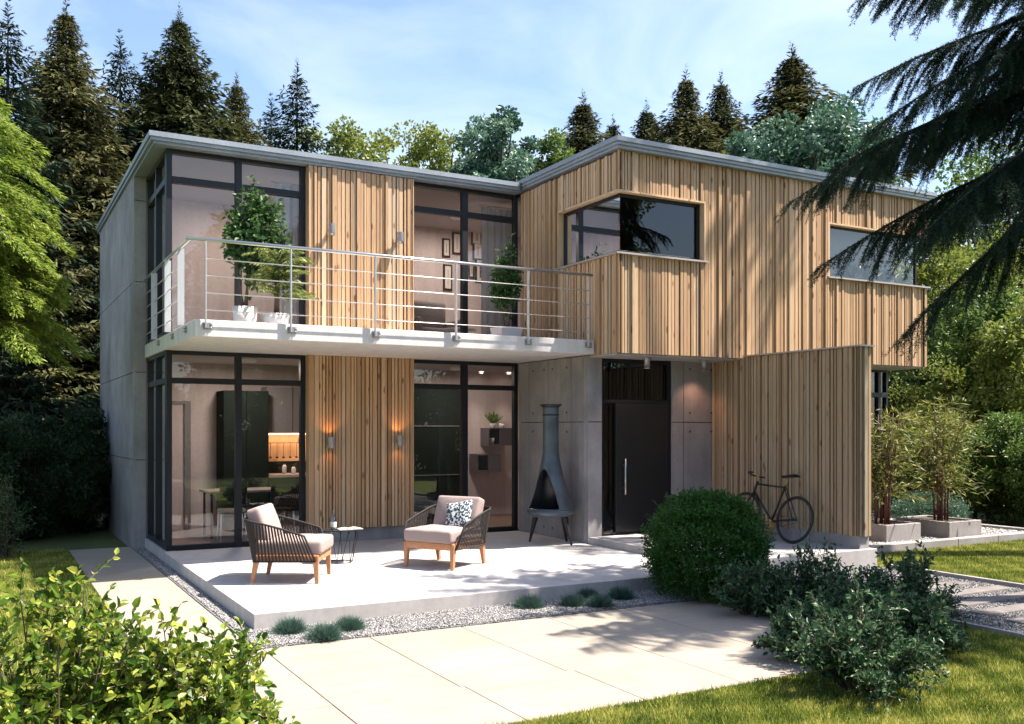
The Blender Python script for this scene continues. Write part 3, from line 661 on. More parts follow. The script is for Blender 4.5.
def picture(px0,px1,py0,py1,lb,m):
    Y=16.585
    def at(px,py):
        u=(px-512)/F_PX; d=Y/(CC-u*SS); return ((SS+u*CC)*d, hgt(py,d))
    xa,za=at(px0,py1); xb,zb=at(px1,py0)
    t=thing('picture',lb,'picture',((xa+xb)/2,Y,za),'framed pictures in the upper room')
    b=MB(); b.bevbox(xa,xb,Y-.02,Y+.012,za,zb,.003,.5,0,1,False); b.build('picture_frame','picture_frame',t)
    w=.035; b=MB(); b.box(xa+w,xb-w,Y-.024,Y-.0205,za+w,zb-w); b.build('mount','mount',t)
    w=.09; b=MB(); b.box(xa+w,xb-w,Y-.027,Y-.0245,za+w,zb-w); b.build('print','%s'%m,t)
for a in ((442,450,239,257,'small framed picture, leftmost of the upper pair left of the mullion','photo_dark'),(452,461,233,254,'framed dark portrait just left of the window mullion','photo_dark'),(471,481.5,229,245,'framed tan picture at the top right of the picture wall','photo_warm'),(472.5,482.5,243,260,'wide dark framed picture below the tan one','photo_warm'),(475,486,259,282,'large framed photo at the lower right of the picture wall','photo_dark'),(443,452,265,290,'tall framed photo at the lower left of the picture wall','photo_dark'),(468,474,262,278,'small framed picture beside the mullion in the lower row','photo_warm')):
    picture(*a)
t=thing('armchair','brown upholstered armchair in the upper room below the pictures','armchair',(6.9,15.3,2.98))
b=MB(); b.bevbox(6.5,7.2,14.9,15.5,3.2,3.42,.06); b.build('seat','armchair_fabric',t); b=MB(); b.bevbox(6.5,7.2,15.45,15.65,3.3,3.95,.07); b.build('backrest','armchair_fabric',t)
b=MB(); b.bevbox(6.38,6.5,14.9,15.6,3.2,3.6,.05); b.build('armrest','armchair_fabric',t); b=MB(); b.bevbox(7.2,7.32,14.9,15.6,3.2,3.6,.05); b.build('armrest','armchair_fabric',t)
b=MB(); b.lathe([(.25,0),(.04,.02),(.03,.2),(.2,.22)],(6.85,15.2,2.98),16); b.build('pedestal','steel',t)
t=thing('side_stool','round white side table in the upper room behind the balcony','side table',(7.1,14.5,2.98))
b=MB(); b.lathe([(0,.36),(.28,.36),(.28,.39),(0,.39)],(7.0,14.5,2.98),24); b.build('tabletop','white_item',t); b=MB(); b.lathe([(.2,0),(.03,.03),(.03,.36)],(7.0,14.5,2.98),16); b.build('pedestal','white_item',t)

# ------------------------------------------------------------------ timber screen wall
S=thing('screen_wall','free standing larch batten screen wall beside the entrance, bicycle leaning on it','wall',(10.07,8.76,.1))
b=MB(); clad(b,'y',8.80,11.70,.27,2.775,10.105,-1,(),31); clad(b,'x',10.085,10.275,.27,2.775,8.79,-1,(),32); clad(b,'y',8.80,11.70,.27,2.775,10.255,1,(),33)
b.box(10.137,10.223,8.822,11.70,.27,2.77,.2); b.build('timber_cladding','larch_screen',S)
b=MB()
for (y0,y1) in ((8.80,9.84),(9.85,10.9),(10.91,11.70)): b.box(10.09,10.27,y0,y1,.098,.268)
b.build('plinth','concrete',S)
b=MB(); b.box(10.04,10.32,8.73,10.96,2.777,2.797); b.build('cap','sill',S)

# ------------------------------------------------------------------ wall lamps and downlights
def wall_lamp(x,z,lb,lit,y=13.655):
    t=thing('wall_lamp',lb,'wall lamp',(x,y,z),'cylindrical wall lamps on the timber panels')
    b=MB(); b.tube([(x,y,z),(x,y-.055,z)],.03,12); b.build('mount_plate','lamp_metal',t)
    cy=y-.10; b=MB(); b.lathe([(.030,-.085),(.044,-.08),(.05,-.045),(.05,.045),(.052,.075),(.052,.085)],(x,cy,z),24)
    b.lathe([(.046,.085),(.040,.03),(.0,.028)],(x,cy,z),24); b.lathe([(.052,.085),(.046,.085)],(x,cy,z),24); b.lathe([(0,-.06),(.028,-.06),(.030,-.085)],(x,cy,z),24); b.build('lamp_body','lamp_metal',t)
    b=MB(); b.lathe([(0,.032),(.03,.032),(.0301,.038),(0,.04)],(x,cy,z),16); b.build('bulb','bulb' if lit else 'white_item',t)
    if lit:
        for s,e in ((1,1.0),(-1,.45)):
            L=bpy.data.lights.new('lamp','SPOT'); L.energy=e; L.color=(1,.42,.12); L.shadow_soft_size=.02; L.spot_size=R(110); L.spot_blend=.8
            o=bpy.data.objects.new('lamp_light',L); COL.objects.link(o); o.parent=t; o.location=(0,-.10,s*.09); o.rotation_euler=(R(180-18) if s>0 else R(18),0,0)
wall_lamp(4.445,1.48,'lit wall lamp on the left of the ground floor timber panel',True)
wall_lamp(5.53,1.50,'lit wall lamp on the right of the ground floor timber panel',True)
wall_lamp(4.455,4.62,'unlit wall lamp on the left of the panel above the balcony',False)
wall_lamp(5.535,4.60,'unlit wall lamp on the right of the panel above the balcony',False)
for (x,y,lb) in ((8.50,11.30,'cylindrical downlight under the soffit in front of the door glass'),(9.68,11.42,'cylindrical downlight under the soffit beside the timber screen')):
    t=thing('downlight',lb,'downlight',(x,y,2.73),'downlights under the entrance soffit')
    b=MB(); b.lathe([(0,0),(.075,0),(.075,-.015),(.05,-.018),(.05,-.05),(.042,-.055),(.042,-.15),(.048,-.152),(.048,-.165),(.036,-.165),(.034,-.13),(0,-.13)],(x,y,2.735),24); b.build('lamp_body','lamp_metal',t)
    L=bpy.data.lights.new('lamp','SPOT'); L.energy=4; L.color=(1,.5,.3); L.spot_size=R(110); L.spot_blend=.8; L.shadow_soft_size=.03
    o=bpy.data.objects.new('lamp_light',L); COL.objects.link(o); o.parent=t; o.location=(0,0,-.18); o.rotation_euler=(R(14),0,0)

# ------------------------------------------------------------------ lounge chairs
def lounge():
    t=thing('lounge_chair','x','armchair')
    W=.39; B=-.36; Fx=.36
    b=MB()   # apron
    b.bevbox(B,Fx,-W+.03,-W+.06,.235,.315,.006,.4).bevbox(B,Fx,W-.06,W-.03,.235,.315,.006,.5).bevbox(Fx-.03,Fx,-W+.062,W-.062,.235,.315,.006,.7).bevbox(B,B+.03,-W+.062,W-.062,.235,.315,.006,.3)
    b.build('seat_frame','teak',t)
    for sx,sy in ((1,1),(1,-1),(-1,1),(-1,-1)):
        x=Fx-.035 if sx>0 else B+.05; y=sy*(W-.05); ox=.015 if sx>0 else -.06
        v=[];f=[]
        for (z,h,o) in ((0,.018,ox),(.30,.031,0)):
            v+=[(x+o-h,y-h,z),(x+o+h,y-h,z),(x+o+h,y+h,z),(x+o-h,y+h,z)]
        f=[(0,3,2,1),(4,5,6,7),(0,1,5,4),(1,2,6,5),(2,3,7,6),(3,0,4,7)]
        b=MB(); b.add(v,f,.6); b.build('leg','teak',t)
    # cushions
    def cushion(dx,dy,dz,n=10,puff=.02):
        import bmesh
        bm=bmesh.new(); bmesh.ops.create_cube(bm,size=1)
        for v in bm.verts: v.co=Vector((v.co.x*dx,v.co.y*dy,v.co.z*dz))
        bmesh.ops.bevel(bm,geom=bm.edges[:],offset=min(dx,dy,dz)*.28,segments=4,affect='EDGES',profile=.6)
        bmesh.ops.subdivide_edges(bm,edges=[e for e in bm.edges if e.calc_length()>.1],cuts=7,use_grid_fill=True)
        a=sorted(((dx,0),(dy,1),(dz,2)))[0][1]; dd=[dx,dy,dz]; o=[i for i in range(3) if i!=a]
        for v in bm.verts:
            p=1
            for i in o: p*=max(0,1-(abs(v.co[i])/(dd[i]/2))**2.5)
            v.co[a]+=math.copysign(puff*p,v.co[a]) if abs(v.co[a])>dd[a]*.3 else 0
            v.co[a]+=.003*math.sin(v.co[o[0]]*31)*math.cos(v.co[o[1]]*23)
        return bm
    b=MB(); b.from_bm(cushion(.73,.70,.15),.5,0,True,Matrix.Translation((.03,0,.395))); sc=b.build('seat_cushion','cushion',t)
    b=MB(); b.from_bm(cushion(.15,.64,.42,puff=.03),.5,0,True,Matrix.Translation((-.31,0,.62))@Matrix.Rotation(R(-20),4,'Y')); b.build('back_cushion','cushion',t)
    # woven shell: top rail, bottom rail, straps
    N=64; top=[];bot=[]
    for i in range(N+1):
        u=-1+2*i/N; a=abs(u); s=math.copysign(1,u)
        if a>.46:   # arms
            k=(a-.46)/.54; x=-.34+k*.56; y=s*(W+.045-.0*k); 
        else:
            k=a/.46; an=k*math.pi/2; x=-.34-.145*math.cos(an)**.8; y=s*(W+.045)*math.sin(an)**.7
        z=.70-.17*max(0,(a-.35)/.65)**1.3
        top.append(Vector((x,y,z)))
        if a>.46: k=(a-.46)/.54; xb=-.33+k*.66; yb=s*(W-.01)
        else: k=a/.46; an=k*math.pi/2; xb=-.33-.05*math.cos(an); yb=s*(W-.01)*math.sin(an)**.6
        bot.append(Vector((xb,yb,.245)))
    b=MB(); b.tube([bot[0]]+top+[bot[-1]],.012,8); b.tube(bot,.010,8); b.build('arm_frame','rope',t)
    b=MB()
    for i in range(1,N):
        p,q=top[i],bot[i]; d=(top[min(i+1,N)]-top[i-1]).normalized(); out=Vector((q.x*.2,q.y,0)); 
        for k in range(1):
            m=(p+q)/2; w=.0105; nn=(p-q).normalized().cross(d).normalized()*.003
            vs=[p-d*w+nn,p+d*w+nn,q+d*w+nn,q-d*w+nn,p-d*w-nn,p+d*w-nn,q+d*w-nn,q-d*w-nn]
            b.add(vs,[(0,1,2,3),(7,6,5,4),(0,4,5,1),(1,5,6,2),(2,6,7,3),(3,7,4,0)])
    b.build('woven_straps','rope',t)
    return t
c1=lounge(); c1['label']='teak lounge chair with black woven straps left of the side table, no pillow'; c1['group']='woven lounge chairs on the terrace'
c2=dup(c1,(4.985,10.76,0),R(211),'teak lounge chair with a blue patterned pillow right of the side table')
c1.location=(3.03,10.60,0); c1.rotation_euler=(0,0,R(-29))
import bmesh
bm=bmesh.new(); bmesh.ops.create_grid(bm,x_segments=14,y_segments=14,size=.5)
vs0=[v.co.copy() for v in bm.verts]; fs0=[tuple(v.index for v in f.verts) for f in bm.faces]; bm.free()
b=MB()
for s in (1,-1):
    vv=[]
    for v in vs0:
        u,w=v.x*2,v.y*2; edge=(1-abs(u)**4)*(1-abs(w)**4); pin=1-.07*(1-w*w)*abs(u)-.0
        vv.append((s*.065*max(0,edge)**.6, u*.19*(1-.06*(1-w*w)), w*.19*(1-.06*(1-u*u))))
    b.add(vv,[f if s>0 else f[::-1] for f in fs0],.5,0,True)
pl=b.build('throw_pillow','pillow_pattern'); tag(pl,'small blue and white patterned pillow leaning in the right lounge chair','pillow')
pl.matrix_world=Matrix.Translation((4.985,10.76,0))@Matrix.Rotation(R(211),4,'Z')@Matrix.Translation((-.13,.12,.615))@Matrix.Rotation(R(-27),4,'Y')@Matrix.Rotation(R(12),4,'X')

# side table
t=thing('side_table','low black wire side table between the lounge chairs','side table',(3.93,11.62,0))
b=MB(); hexa=[(.30*math.cos(R(a)),.24*math.sin(R(a))) for a in range(15,375,60)]; b.prism([(3.96+x,11.63+y) for x,y in hexa],.405,.417); b.build('tabletop','black_metal',t)
b=MB(); ring=[(3.92+.17*math.cos(R(a)),11.62+.17*math.sin(R(a)),.008) for a in range(0,361,60)]; b.tube(ring,.006,6,cap=False)
for k in range(6):
    a=R(60*k); a2=R(60*k+30); p=(3.92+.17*math.cos(a),11.62+.17*math.sin(a),.008)
    for s in (-1,1): b.tube([p,(3.93+.23*math.cos(a+s*R(16)),11.62+.19*math.sin(a+s*R(16)),.405)],.0045,6)
b.build('wire_base','black_metal',t)
t=thing('glass_bottle','clear glass bottle with a pale label on the side table','bottle',(3.84,11.62,.417))
b=MB(); b.lathe([(0,0),(.034,0),(.036,.01),(.036,.12),(.03,.15),(.013,.19),(.012,.24),(.014,.245),(0,.246)],(3.84,11.62,.418),20); b.build('bottle_body','bottle_glass',t)
b=MB(); b.lathe([(.0365,.035),(.0365,.10)],(3.84,11.62,.418),20); b.build('label','white_item',t)
t=thing('magazine','open magazine lying on the side table','magazine',(4.03,11.6,.417))
for s,nm in ((-1,'page'),(1,'page')):
    b=MB(); vs=[];fs=[]
    for i in range(9):
        k=i/8; x=4.04+s*k*.15; z=.4215+.016*math.sin(math.pi*min(1,k*1.1))**.8*(1-k*.5)
        vs+=[(x,11.49,z),(x+.02,11.70,z),(x,11.49,.419),(x+.02,11.70,.419)]
        if i: o=4*i; fs+=[(o-4,o,o+1,o-3),(o-2,o-1,o+3,o+2),(o-4,o-2,o+2,o),(o-3,o+1,o+3,o-1)]
    b.add(vs,fs,.5,0,False); b.build(nm,'magazine_print',t)

# ------------------------------------------------------------------ outdoor stove
sx,sy=7.29,12.03
m=mat('stove_paint',(.12,.15,.175),.38,.35); k=NT(m); n=k.noise(k.coords(),3.5,4); k.l(k.ramp(n,[(.3,(.065,.075,.085)),(.7,(.10,.135,.16))]),k.b.inputs['Base Color']); M['stove_paint']=m
t=thing('outdoor_stove','blue grey bottle shaped steel garden stove with an arched fire opening','stove',(sx,sy,0))
prof=[]
for i in range(121):
    z=.50+i*(2.02-.50)/120
    if z<1.35: k_=(z-.50)/.85; r=.118+(.342-.118)*(1-k_)**1.25*(1-.12*math.sin(k_*math.pi))
    else: r=.118
    prof.append((r,z))
oa=math.atan2(-sy,-sx)-R(40)   # opening turned to the left of the viewer
def skip(a,z):
    da=(a-oa+math.pi)%(2*math.pi)-math.pi; k_=(z-.53)/.57
    return z>.53 and k_<1 and abs(da)<R(62)*math.sqrt(max(0,1-k_**1.7))
b=MB(); b.lathe(prof,(sx,sy,0),200,skip=skip); body=b.build('stove_body','stove_paint',t)
md=body.modifiers.new('thickness','SOLIDIFY'); md.thickness=.012; md.offset=-1
b=MB(); b.lathe([(0,.40),(.28,.40),(.35,.44),(.36,.50),(.343,.502),(.335,.46),(0,.455)],(sx,sy,0),48); b.build('fire_tray','stove_paint',t)
b=MB(); b.lathe([(.119,2.0),(.165,2.035),(.168,2.05),(.12,2.045),(.112,2.0)],(sx,sy,0),40); b.lathe([(.119,1.88),(.124,1.885),(.124,1.90),(.119,1.905)],(sx,sy,0),40); b.build('chimney_cap','black_metal',t)
b=MB(); b.lathe([(0,.457),(.15,.46),(.17,.9),(.10,1.2)],(sx+.11,sy+.11,.01),24); b.build('fire_back','black_metal',t)
for tx,ty in ((7.13,12.36),(7.42,11.68),(7.60,12.10)):
    a=math.atan2(ty-sy,tx-sx); r=.25; p=Vector((sx+r*math.cos(a),sy+r*math.sin(a),.43)); q=Vector((tx,ty,0.0)); w=Vector((-math.sin(a),math.cos(a),0)); o=Vector((math.cos(a),math.sin(a),0))
    vs=[q-w*.012,q+w*.012,q+w*.012+o*.02,q-w*.012+o*.02,p-w*.035-o*.03,p+w*.035-o*.03,p+w*.035+o*.04,p-w*.035+o*.04]
    b=MB(); b.add(vs,[(0,3,2,1),(4,5,6,7),(0,1,5,4),(1,2,6,5),(2,3,7,6),(3,0,4,7)]); b.build('leg','black_metal',t)

# ------------------------------------------------------------------ bicycle (local: x forward, y left, z up)
def bicycle():
    t=thing('bicycle','black single speed bicycle with brown brass details leaning on the timber screen','bicycle')
    r=.335; fwx=1.0
    def circ(cx,rad,n=48): return [(cx+rad*math.cos(2*math.pi*i/n),0,r+rad*math.sin(2*math.pi*i/n)) for i in range(n+1)]
    for cx in (0,fwx):
        b=MB(); b.tube(circ(cx,r-.016),.016,8,cap=False); w=b.build('wheel','rubber',t)
        b=MB(); b.tube(circ(cx,r-.036),.009,6,cap=False); b.build('rim','black_metal',w)
        b=MB()
        for i in range(28):
            a=2*math.pi*i/28; b.tube([(cx+.018*math.cos(a+.9*(-1)**i),.02*(-1)**i,r+.018*math.sin(a+.9*(-1)**i)),(cx+(r-.04)*math.cos(a),0,r+(r-.04)*math.sin(a))],.0011,4)
        b.build('spokes','steel_flat',w)
        b=MB(); b.tube([(cx,-.045,r),(cx,.045,r)],.016,10); b.build('hub','black_metal',w)
    BB=(.42,0,.28); ST=(.27,0,.80); HT=(.83,0,.80); HB=(.87,0,.65)
    b=MB(); b.tube([BB,ST],.015,10); b.tube([(.275,0,.775),HT],.014,10); b.tube([BB,(.86,0,.69)],.017,10); b.tube([(.82,0,.84),HB],.018,10)
    for s in (-1,1): b.tube([(0,s*.05,r),(.36,s*.02,.29),BB],.009,8); b.tube([(0,s*.05,r),(.265,s*.018,.775)],.008,8)
    b.build('frame','black_metal',t)
    b=MB()
    for s in (-1,1): b.tube([(.87,s*.03,.64),(.90,s*.048,.52),(1.0,s*.05,r)],[.012,.011,.007],8)
    b.tube([(.87,-.035,.645),(.87,.035,.645)],.012,8); b.build('fork','black_metal',t)
    b=MB(); b.tube([(.27,0,.79),(.235,0,.92)],.012,8); b.build('seat_post','brass',t)
    b=MB(); n=10; vs=[];fs=[]
    for i in range(n+1):
        k=i/n; x=.09+k*.27; w=.075*(1-k)**.9+.016; z=.945+.012*math.cos(k*3)
        vs+=[(x,-w,z-.012),(x,-w*.5,z+.012),(x,0,z+.016),(x,w*.5,z+.012),(x,w,z-.012),(x,0,z-.025)]
        if i:
            o=6*i
            for j in range(6): fs.append((o-6+j,o-6+(j+1)%6,o+(j+1)%6,o+j))
    fs+=[(0,1,2,3,4,5),tuple(6*n+j for j in (5,4,3,2,1,0))]
    b.add(vs,fs,.5,0,True); b.build('saddle','rubber',t)
    b=MB(); b.tube([(.82,0,.83),(.815,0,.90),(.88,0,.915)],.012,8); b.build('stem','brass',t)
    b=MB(); b.tube([(.76,-.24,.93),(.84,-.20,.935),(.88,-.08,.915),(.88,.08,.915),(.84,.20,.935),(.76,.24,.93)],.011,8); b.build('handlebar','black_metal',t)
    for s in (-1,1): b=MB(); b.tube([(.70,s*.26,.928),(.77,s*.235,.93)],.017,8); b.build('grip','rubber',t)
    b=MB(); b.lathe([(.095,-.003),(.098,0),(.095,.003),(.07,.003),(.07,-.003),(.095,-.003)],(0,0,0),32)
    b.v=[(x+BB[0],z-.045,y+BB[2]) for x,y,z in b.v]; b.tube([(BB[0],-.07,BB[2]),(BB[0],.06,BB[2])],.02,10); b.build('chainring','brass',t)
    for s,dx in ((-1,1),(1,-1)):
        b=MB(); b.tube([(BB[0],s*.065,BB[2]),(BB[0]+dx*.06,s*.075,BB[2]-.155)],.009,8); b.box(BB[0]+dx*.06-.045,BB[0]+dx*.06+.045,s*.08,s*.17,BB[2]-.168,BB[2]-.145); b.build('crank','brass',t)
    b=MB(); b.tube([(0,-.045,r+.035),(BB[0],-.045,BB[2]+.095)],.004,5); b.tube([(0,-.045,r-.035),(BB[0],-.045,BB[2]-.095)],.004,5); b.build('chain','black_metal',t)
    return t
bk=bicycle(); bk.location=(9.74,9.68,.10); bk.rotation_euler=(R(13),0,R(91.0))
# ------------------------------------------------------------------ planters
def planter(x0,y0,x1,y1,z0,z1,lb):
    t=thing('planter',lb,'planter',((x0+x1)/2,(y0+y1)/2,z0),'square concrete planters in the pebble bed')
    b=MB(); w=.05
    b.bevbox(x0,x1,y0,y0+w,z0-.05,z1,.005,.5,0,1,False).bevbox(x0,x1,y1-w,y1,z0-.05,z1,.005,.5,0,1,False).bevbox(x0,x0+w,y0+w,y1-w,z0-.05,z1-.001,.004,.5,0,1,False).bevbox(x1-w,x1,y0+w,y1-w,z0-.05,z1-.001,.004,.5,0,1,False)
    b.build('box','kerb_concrete',t); b=MB(); b.box(x0+w,x1-w,y0+w,y1-w,z0,z1-.03); b.build('soil','soil',t)
planter(12.15,10.08,12.95,10.9,-.08,.20,'square concrete planter with bamboo beside the end of the timber screen')
planter(13.42,9.92,14.22,10.95,-.08,.20,'larger square concrete planter on the right with bamboo')
def bamboo(x,y,z,hh,rad,lb,seed):
    rng=np.random.default_rng(seed); t=thing('bamboo_plant',lb,'bamboo',(x,y,z),'feathery bamboo plants in planters')
    P=[];D=[]
    for k in range(9):
        a=rng.uniform(0,6.28); bx,by=x+.10*math.cos(a),y+.10*math.sin(a); tx,ty=x+rad*.45*math.cos(a),y+rad*.45*math.sin(a); h=hh*rng.uniform(.7,1)
        b=MB(); pts=[(bx+(tx-bx)*q**2,by+(ty-by)*q**2,z+h*q) for q in np.linspace(0,1,7)]; b.tube(pts,[.018-.013*q for q in np.linspace(0,1,7)],7); b.build('stem','bark_red',t)
        for q in np.linspace(.28,1,16):
            c=np.array([bx+(tx-bx)*q**2,by+(ty-by)*q**2,z+h*q])
            for j in range(2):
                an=rng.uniform(0,6.28); d=np.array([math.cos(an),math.sin(an),rng.uniform(-.1,.7)]); L=rad*rng.uniform(.35,.9)*(1.2-.5*q)
                for m_ in range(6):
                    p=c+d*L*(m_+1)/6+np.array([0,0,-.25*L*((m_+1)/6)**2]); P.append(p); D.append(d+rng.normal(size=3)*.55+np.array([0,0,-.35]))
    V,F,T=leaves(np.array(P),np.array(D),rng.uniform(.10,.19,len(P)),.024,.15,rng); np_obj('leaves',V,F,T,'leaf_bamboo',t)
bamboo(12.5,10.45,.17,1.85,.62,'feathery yellow green bamboo in the planter by the screen',5)
bamboo(13.85,10.4,.17,1.95,.75,'feathery yellow green bamboo in the right planter',6)

# ------------------------------------------------------------------ balcony plants
def potted_tree(name,lb,x,y,z,potr,poth,trunk_h,crown_c,crown_r,n,L,W,matl,seed,square=False,droop=0):
    rng=np.random.default_rng(seed); t=thing(name,lb,'potted plant',(x,y,z),'potted plants on the balcony')
    b=MB()
    if square:
        s0,s1=potr*.72,potr
        vs=[(x-s0,y-s0,z),(x+s0,y-s0,z),(x+s0,y+s0,z),(x-s0,y+s0,z),(x-s1,y-s1,z+poth),(x+s1,y-s1,z+poth),(x+s1,y+s1,z+poth),(x-s1,y+s1,z+poth)]
        w=.025; vs+=[(x-s1+w,y-s1+w,z+poth),(x+s1-w,y-s1+w,z+poth),(x+s1-w,y+s1-w,z+poth),(x-s1+w,y+s1-w,z+poth),(x-s1+w,y-s1+w,z+poth-.03),(x+s1-w,y-s1+w,z+poth-.03),(x+s1-w,y+s1-w,z+poth-.03),(x-s1+w,y+s1-w,z+poth-.03)]
        b.add(vs,[(0,3,2,1),(0,1,5,4),(1,2,6,5),(2,3,7,6),(3,0,4,7),(4,5,9,8),(5,6,10,9),(6,7,11,10),(7,4,8,11),(8,9,13,12),(9,10,14,13),(10,11,15,14),(11,8,12,15),(12,13,14,15)])
    else: b.lathe([(0,0),(potr*.75,0),(potr,poth),(potr*.92,poth),(potr*.9,poth-.03),(0,poth-.03)],(x,y,z),24)
    b.build('pot','pot_white',t)
    b=MB(); tops=[]
    for k in range(3):
        a=k*2.1; pts=[(x+.02*math.cos(a),y+.02*math.sin(a),z+poth-.04),(x+.05*math.cos(a+.6),y+.05*math.sin(a+.6),z+poth+trunk_h*.5),(x+.10*math.cos(a+1),y+.10*math.sin(a+1),z+poth+trunk_h+.25)]
        b.tube(pts,[.02,.014,.009],6); tops.append(pts[-1])
    cc=np.array(crown_c); rr=np.array(crown_r)
    nb=42; dirs=unit(rng.normal(size=(nb,3))); cl=cc+dirs*rr*rng.uniform(.35,1.0,(nb,1))
    for c in cl: 
        s=tops[rng.integers(3)]; m_=[(s[i]+c[i])/2 for i in range(3)]; m_[2]-=.04; b.tube([s,m_,tuple(c)],[.006,.004,.002],4,cap=False)
    b.build('stem','twig',t)
    P=cl[rng.integers(nb,size=n)]+rng.normal(size=(n,3))*rr*.17; D=rng.normal(size=(n,3))+unit(P-cc)*.6+np.array([0,0,-droop])
    V,F,T=leaves6(P,D,rng.uniform(.7,1.2,n)*L,W,.25,rng); np_obj('leaves',V,F,T,matl,t)
potted_tree('potted_ficus','large bushy ficus in a tall white pot on the balcony',3.07,13.05,2.975,.17,.36,.35,(3.20,13.0,4.28),(.40,.34,.60),2600,.085,.052,'leaf_ficus',1)
potted_tree('potted_fig','dark leafy ficus in a square white pot by the inner corner',7.02,12.9,2.975,.19,.27,.3,(7.02,12.9,3.95),(.24,.24,.52),2300,.06,.034,'leaf_ficus',3,True)
def palm(x,y,z,seed,lb):
    rng=np.random.default_rng(seed); t=thing('potted_palm',lb,'potted plant',(x,y,z),'potted plants on the balcony')
    b=MB(); b.lathe([(0,0),(.13,0),(.17,.20),(.155,.20),(.15,.17),(0,.17)],(x,y,z),24); b.build('pot','pot_white',t)
    b=MB(); b.tube([(x,y,z+.16),(x+.01,y,z+.75)],[.04,.025],8); x+=.06; b.build('trunk','bark',t)
    P=[];D=[]
    for k in range(60):
        a=rng.uniform(0,6.28); e=rng.uniform(.3,1.2); L=rng.uniform(.18,.32); c=np.array([x,y,z+rng.uniform(.35,1.0)])
        for q in np.linspace(.15,1,22):
            p=c+np.array([math.cos(a)*math.cos(e),math.sin(a)*math.cos(e),math.sin(e)])*L*q*1.15+np.array([math.cos(a),math.sin(a),-1.1])*L*.45*q*q
            for s in (-1,1):
                P.append(p); D.append(np.array([-math.sin(a)*s+math.cos(a)*.8,math.cos(a)*s+math.sin(a)*.8,-.5-.3*q]))
    V,F,T=leaves(np.array(P),np.array(D),rng.uniform(.06,.11,len(P)),.018,.1,rng); np_obj('fronds',V,F,T,'leaf_palm',t)
palm(3.30,12.3,2.975,4,'small yellowish palm in a low white pot beside the tall ficus')

# ------------------------------------------------------------------ shrubs
def ball(name,lb,cat,x,y,z,r,h,n,L,W,matl,seed,lump=.12,group=None,spiky=.0):
    rng=np.random.default_rng(seed); t=thing(name,lb,cat,(x,y,z),group)
    b=MB(); 
    for k in range(6): a=k*1.05; b.tube([(x,y,z-.02),(x+r*.5*math.cos(a),y+r*.5*math.sin(a),z+h*.45),(x+r*.6*math.cos(a),y+r*.6*math.sin(a),z+h*.7)],[.02,.012,.005],5)
    b.build('stem','twig',t)
    d=unit(rng.normal(size=(n,3))); d[:,2]=np.where(d[:,2]<-.75,-d[:,2],d[:,2])
    ph=rng.uniform(0,6.28,(8,3)); fr=rng.uniform(3,9,(8,3))
    lum=sum(np.sin((d*fr[i]*1.7+ph[i]).sum(1)) for i in range(8))/8*1.7
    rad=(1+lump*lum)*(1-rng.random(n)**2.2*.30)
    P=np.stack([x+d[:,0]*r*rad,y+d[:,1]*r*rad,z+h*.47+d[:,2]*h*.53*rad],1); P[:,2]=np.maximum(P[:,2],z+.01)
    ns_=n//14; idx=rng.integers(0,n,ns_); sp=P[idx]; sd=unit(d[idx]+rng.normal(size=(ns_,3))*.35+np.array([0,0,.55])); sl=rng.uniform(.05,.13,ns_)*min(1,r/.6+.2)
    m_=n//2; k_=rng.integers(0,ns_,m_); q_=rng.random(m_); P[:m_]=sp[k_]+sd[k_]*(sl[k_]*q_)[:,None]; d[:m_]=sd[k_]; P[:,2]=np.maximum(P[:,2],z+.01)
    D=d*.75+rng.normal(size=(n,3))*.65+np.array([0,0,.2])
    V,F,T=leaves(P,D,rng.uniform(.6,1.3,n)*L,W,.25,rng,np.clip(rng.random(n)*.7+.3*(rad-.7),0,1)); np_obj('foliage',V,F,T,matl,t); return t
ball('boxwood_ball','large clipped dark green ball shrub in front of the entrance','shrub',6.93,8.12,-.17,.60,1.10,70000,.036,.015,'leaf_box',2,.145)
def spray_shrub(name,lb,cat,x,y,z,r,h,nst,L,W,matl,seed,per=26,group=None,lean=(0,0)):
    """branching shrub: stems fan out, side twigs, leaves along them"""
    rng=np.random.default_rng(seed); t=thing(name,lb,cat,(x,y,z),group); b=MB(); P=[];D=[]
    for k in range(nst):
        a=rng.uniform(0,6.28); q=rng.random()**.5; bx,by=x+r*.25*math.cos(a)*q,y+r*.25*math.sin(a)*q
        ex=np.array([x+r*q*math.cos(a)+lean[0]*h,y+r*q*math.sin(a)+lean[1]*h,z+h*(1-.80*q*q)*rng.uniform(.75,1.15)]); s=np.array([bx,by,z]); mid=s*.5+ex*.5+np.array([0,0,h*.20*q]); 
        pts=[s*(1-u)**2+2*mid*u*(1-u)+ex*u*u for u in np.linspace(0,1,8)]
        b.tube([tuple(p) for p in pts],[.009*(1-.75*u)*(.7+h*.4) for u in np.linspace(0,1,8)],5,cap=False)
        for u in np.linspace(.22,1,9):
            c=s*(1-u)**2+2*mid*u*(1-u)+ex*u*u; g=unit((ex-s)[None])[0]
            for j in range(2):
                d=unit((g*.6+rng.normal(size=3)*.75+np.array([0,0,.3]))[None])[0]; TL=h*rng.uniform(.10,.24)
                e=c+d*TL; b.tube([tuple(c),tuple(e)],[.003,.0015],3,cap=False)
                m_=max(3,per//4)
                for w in np.linspace(.1,1,m_): P.append(c+d*TL*w); D.append(d*.6+rng.normal(size=3)*.75+np.array([0,0,.15]))
    P=np.array(P);D=np.array(D)
    b.build('branches','twig',t); sz=rng.uniform(.45,1.15,len(P)); V,F,T=leaves6(P,D,sz*L,W*sz*rng.uniform(.8,1.2,len(P)),.22,rng); np_obj('foliage',V,F,T,matl,t); return t
G1='low glossy shrubs beside the patio'
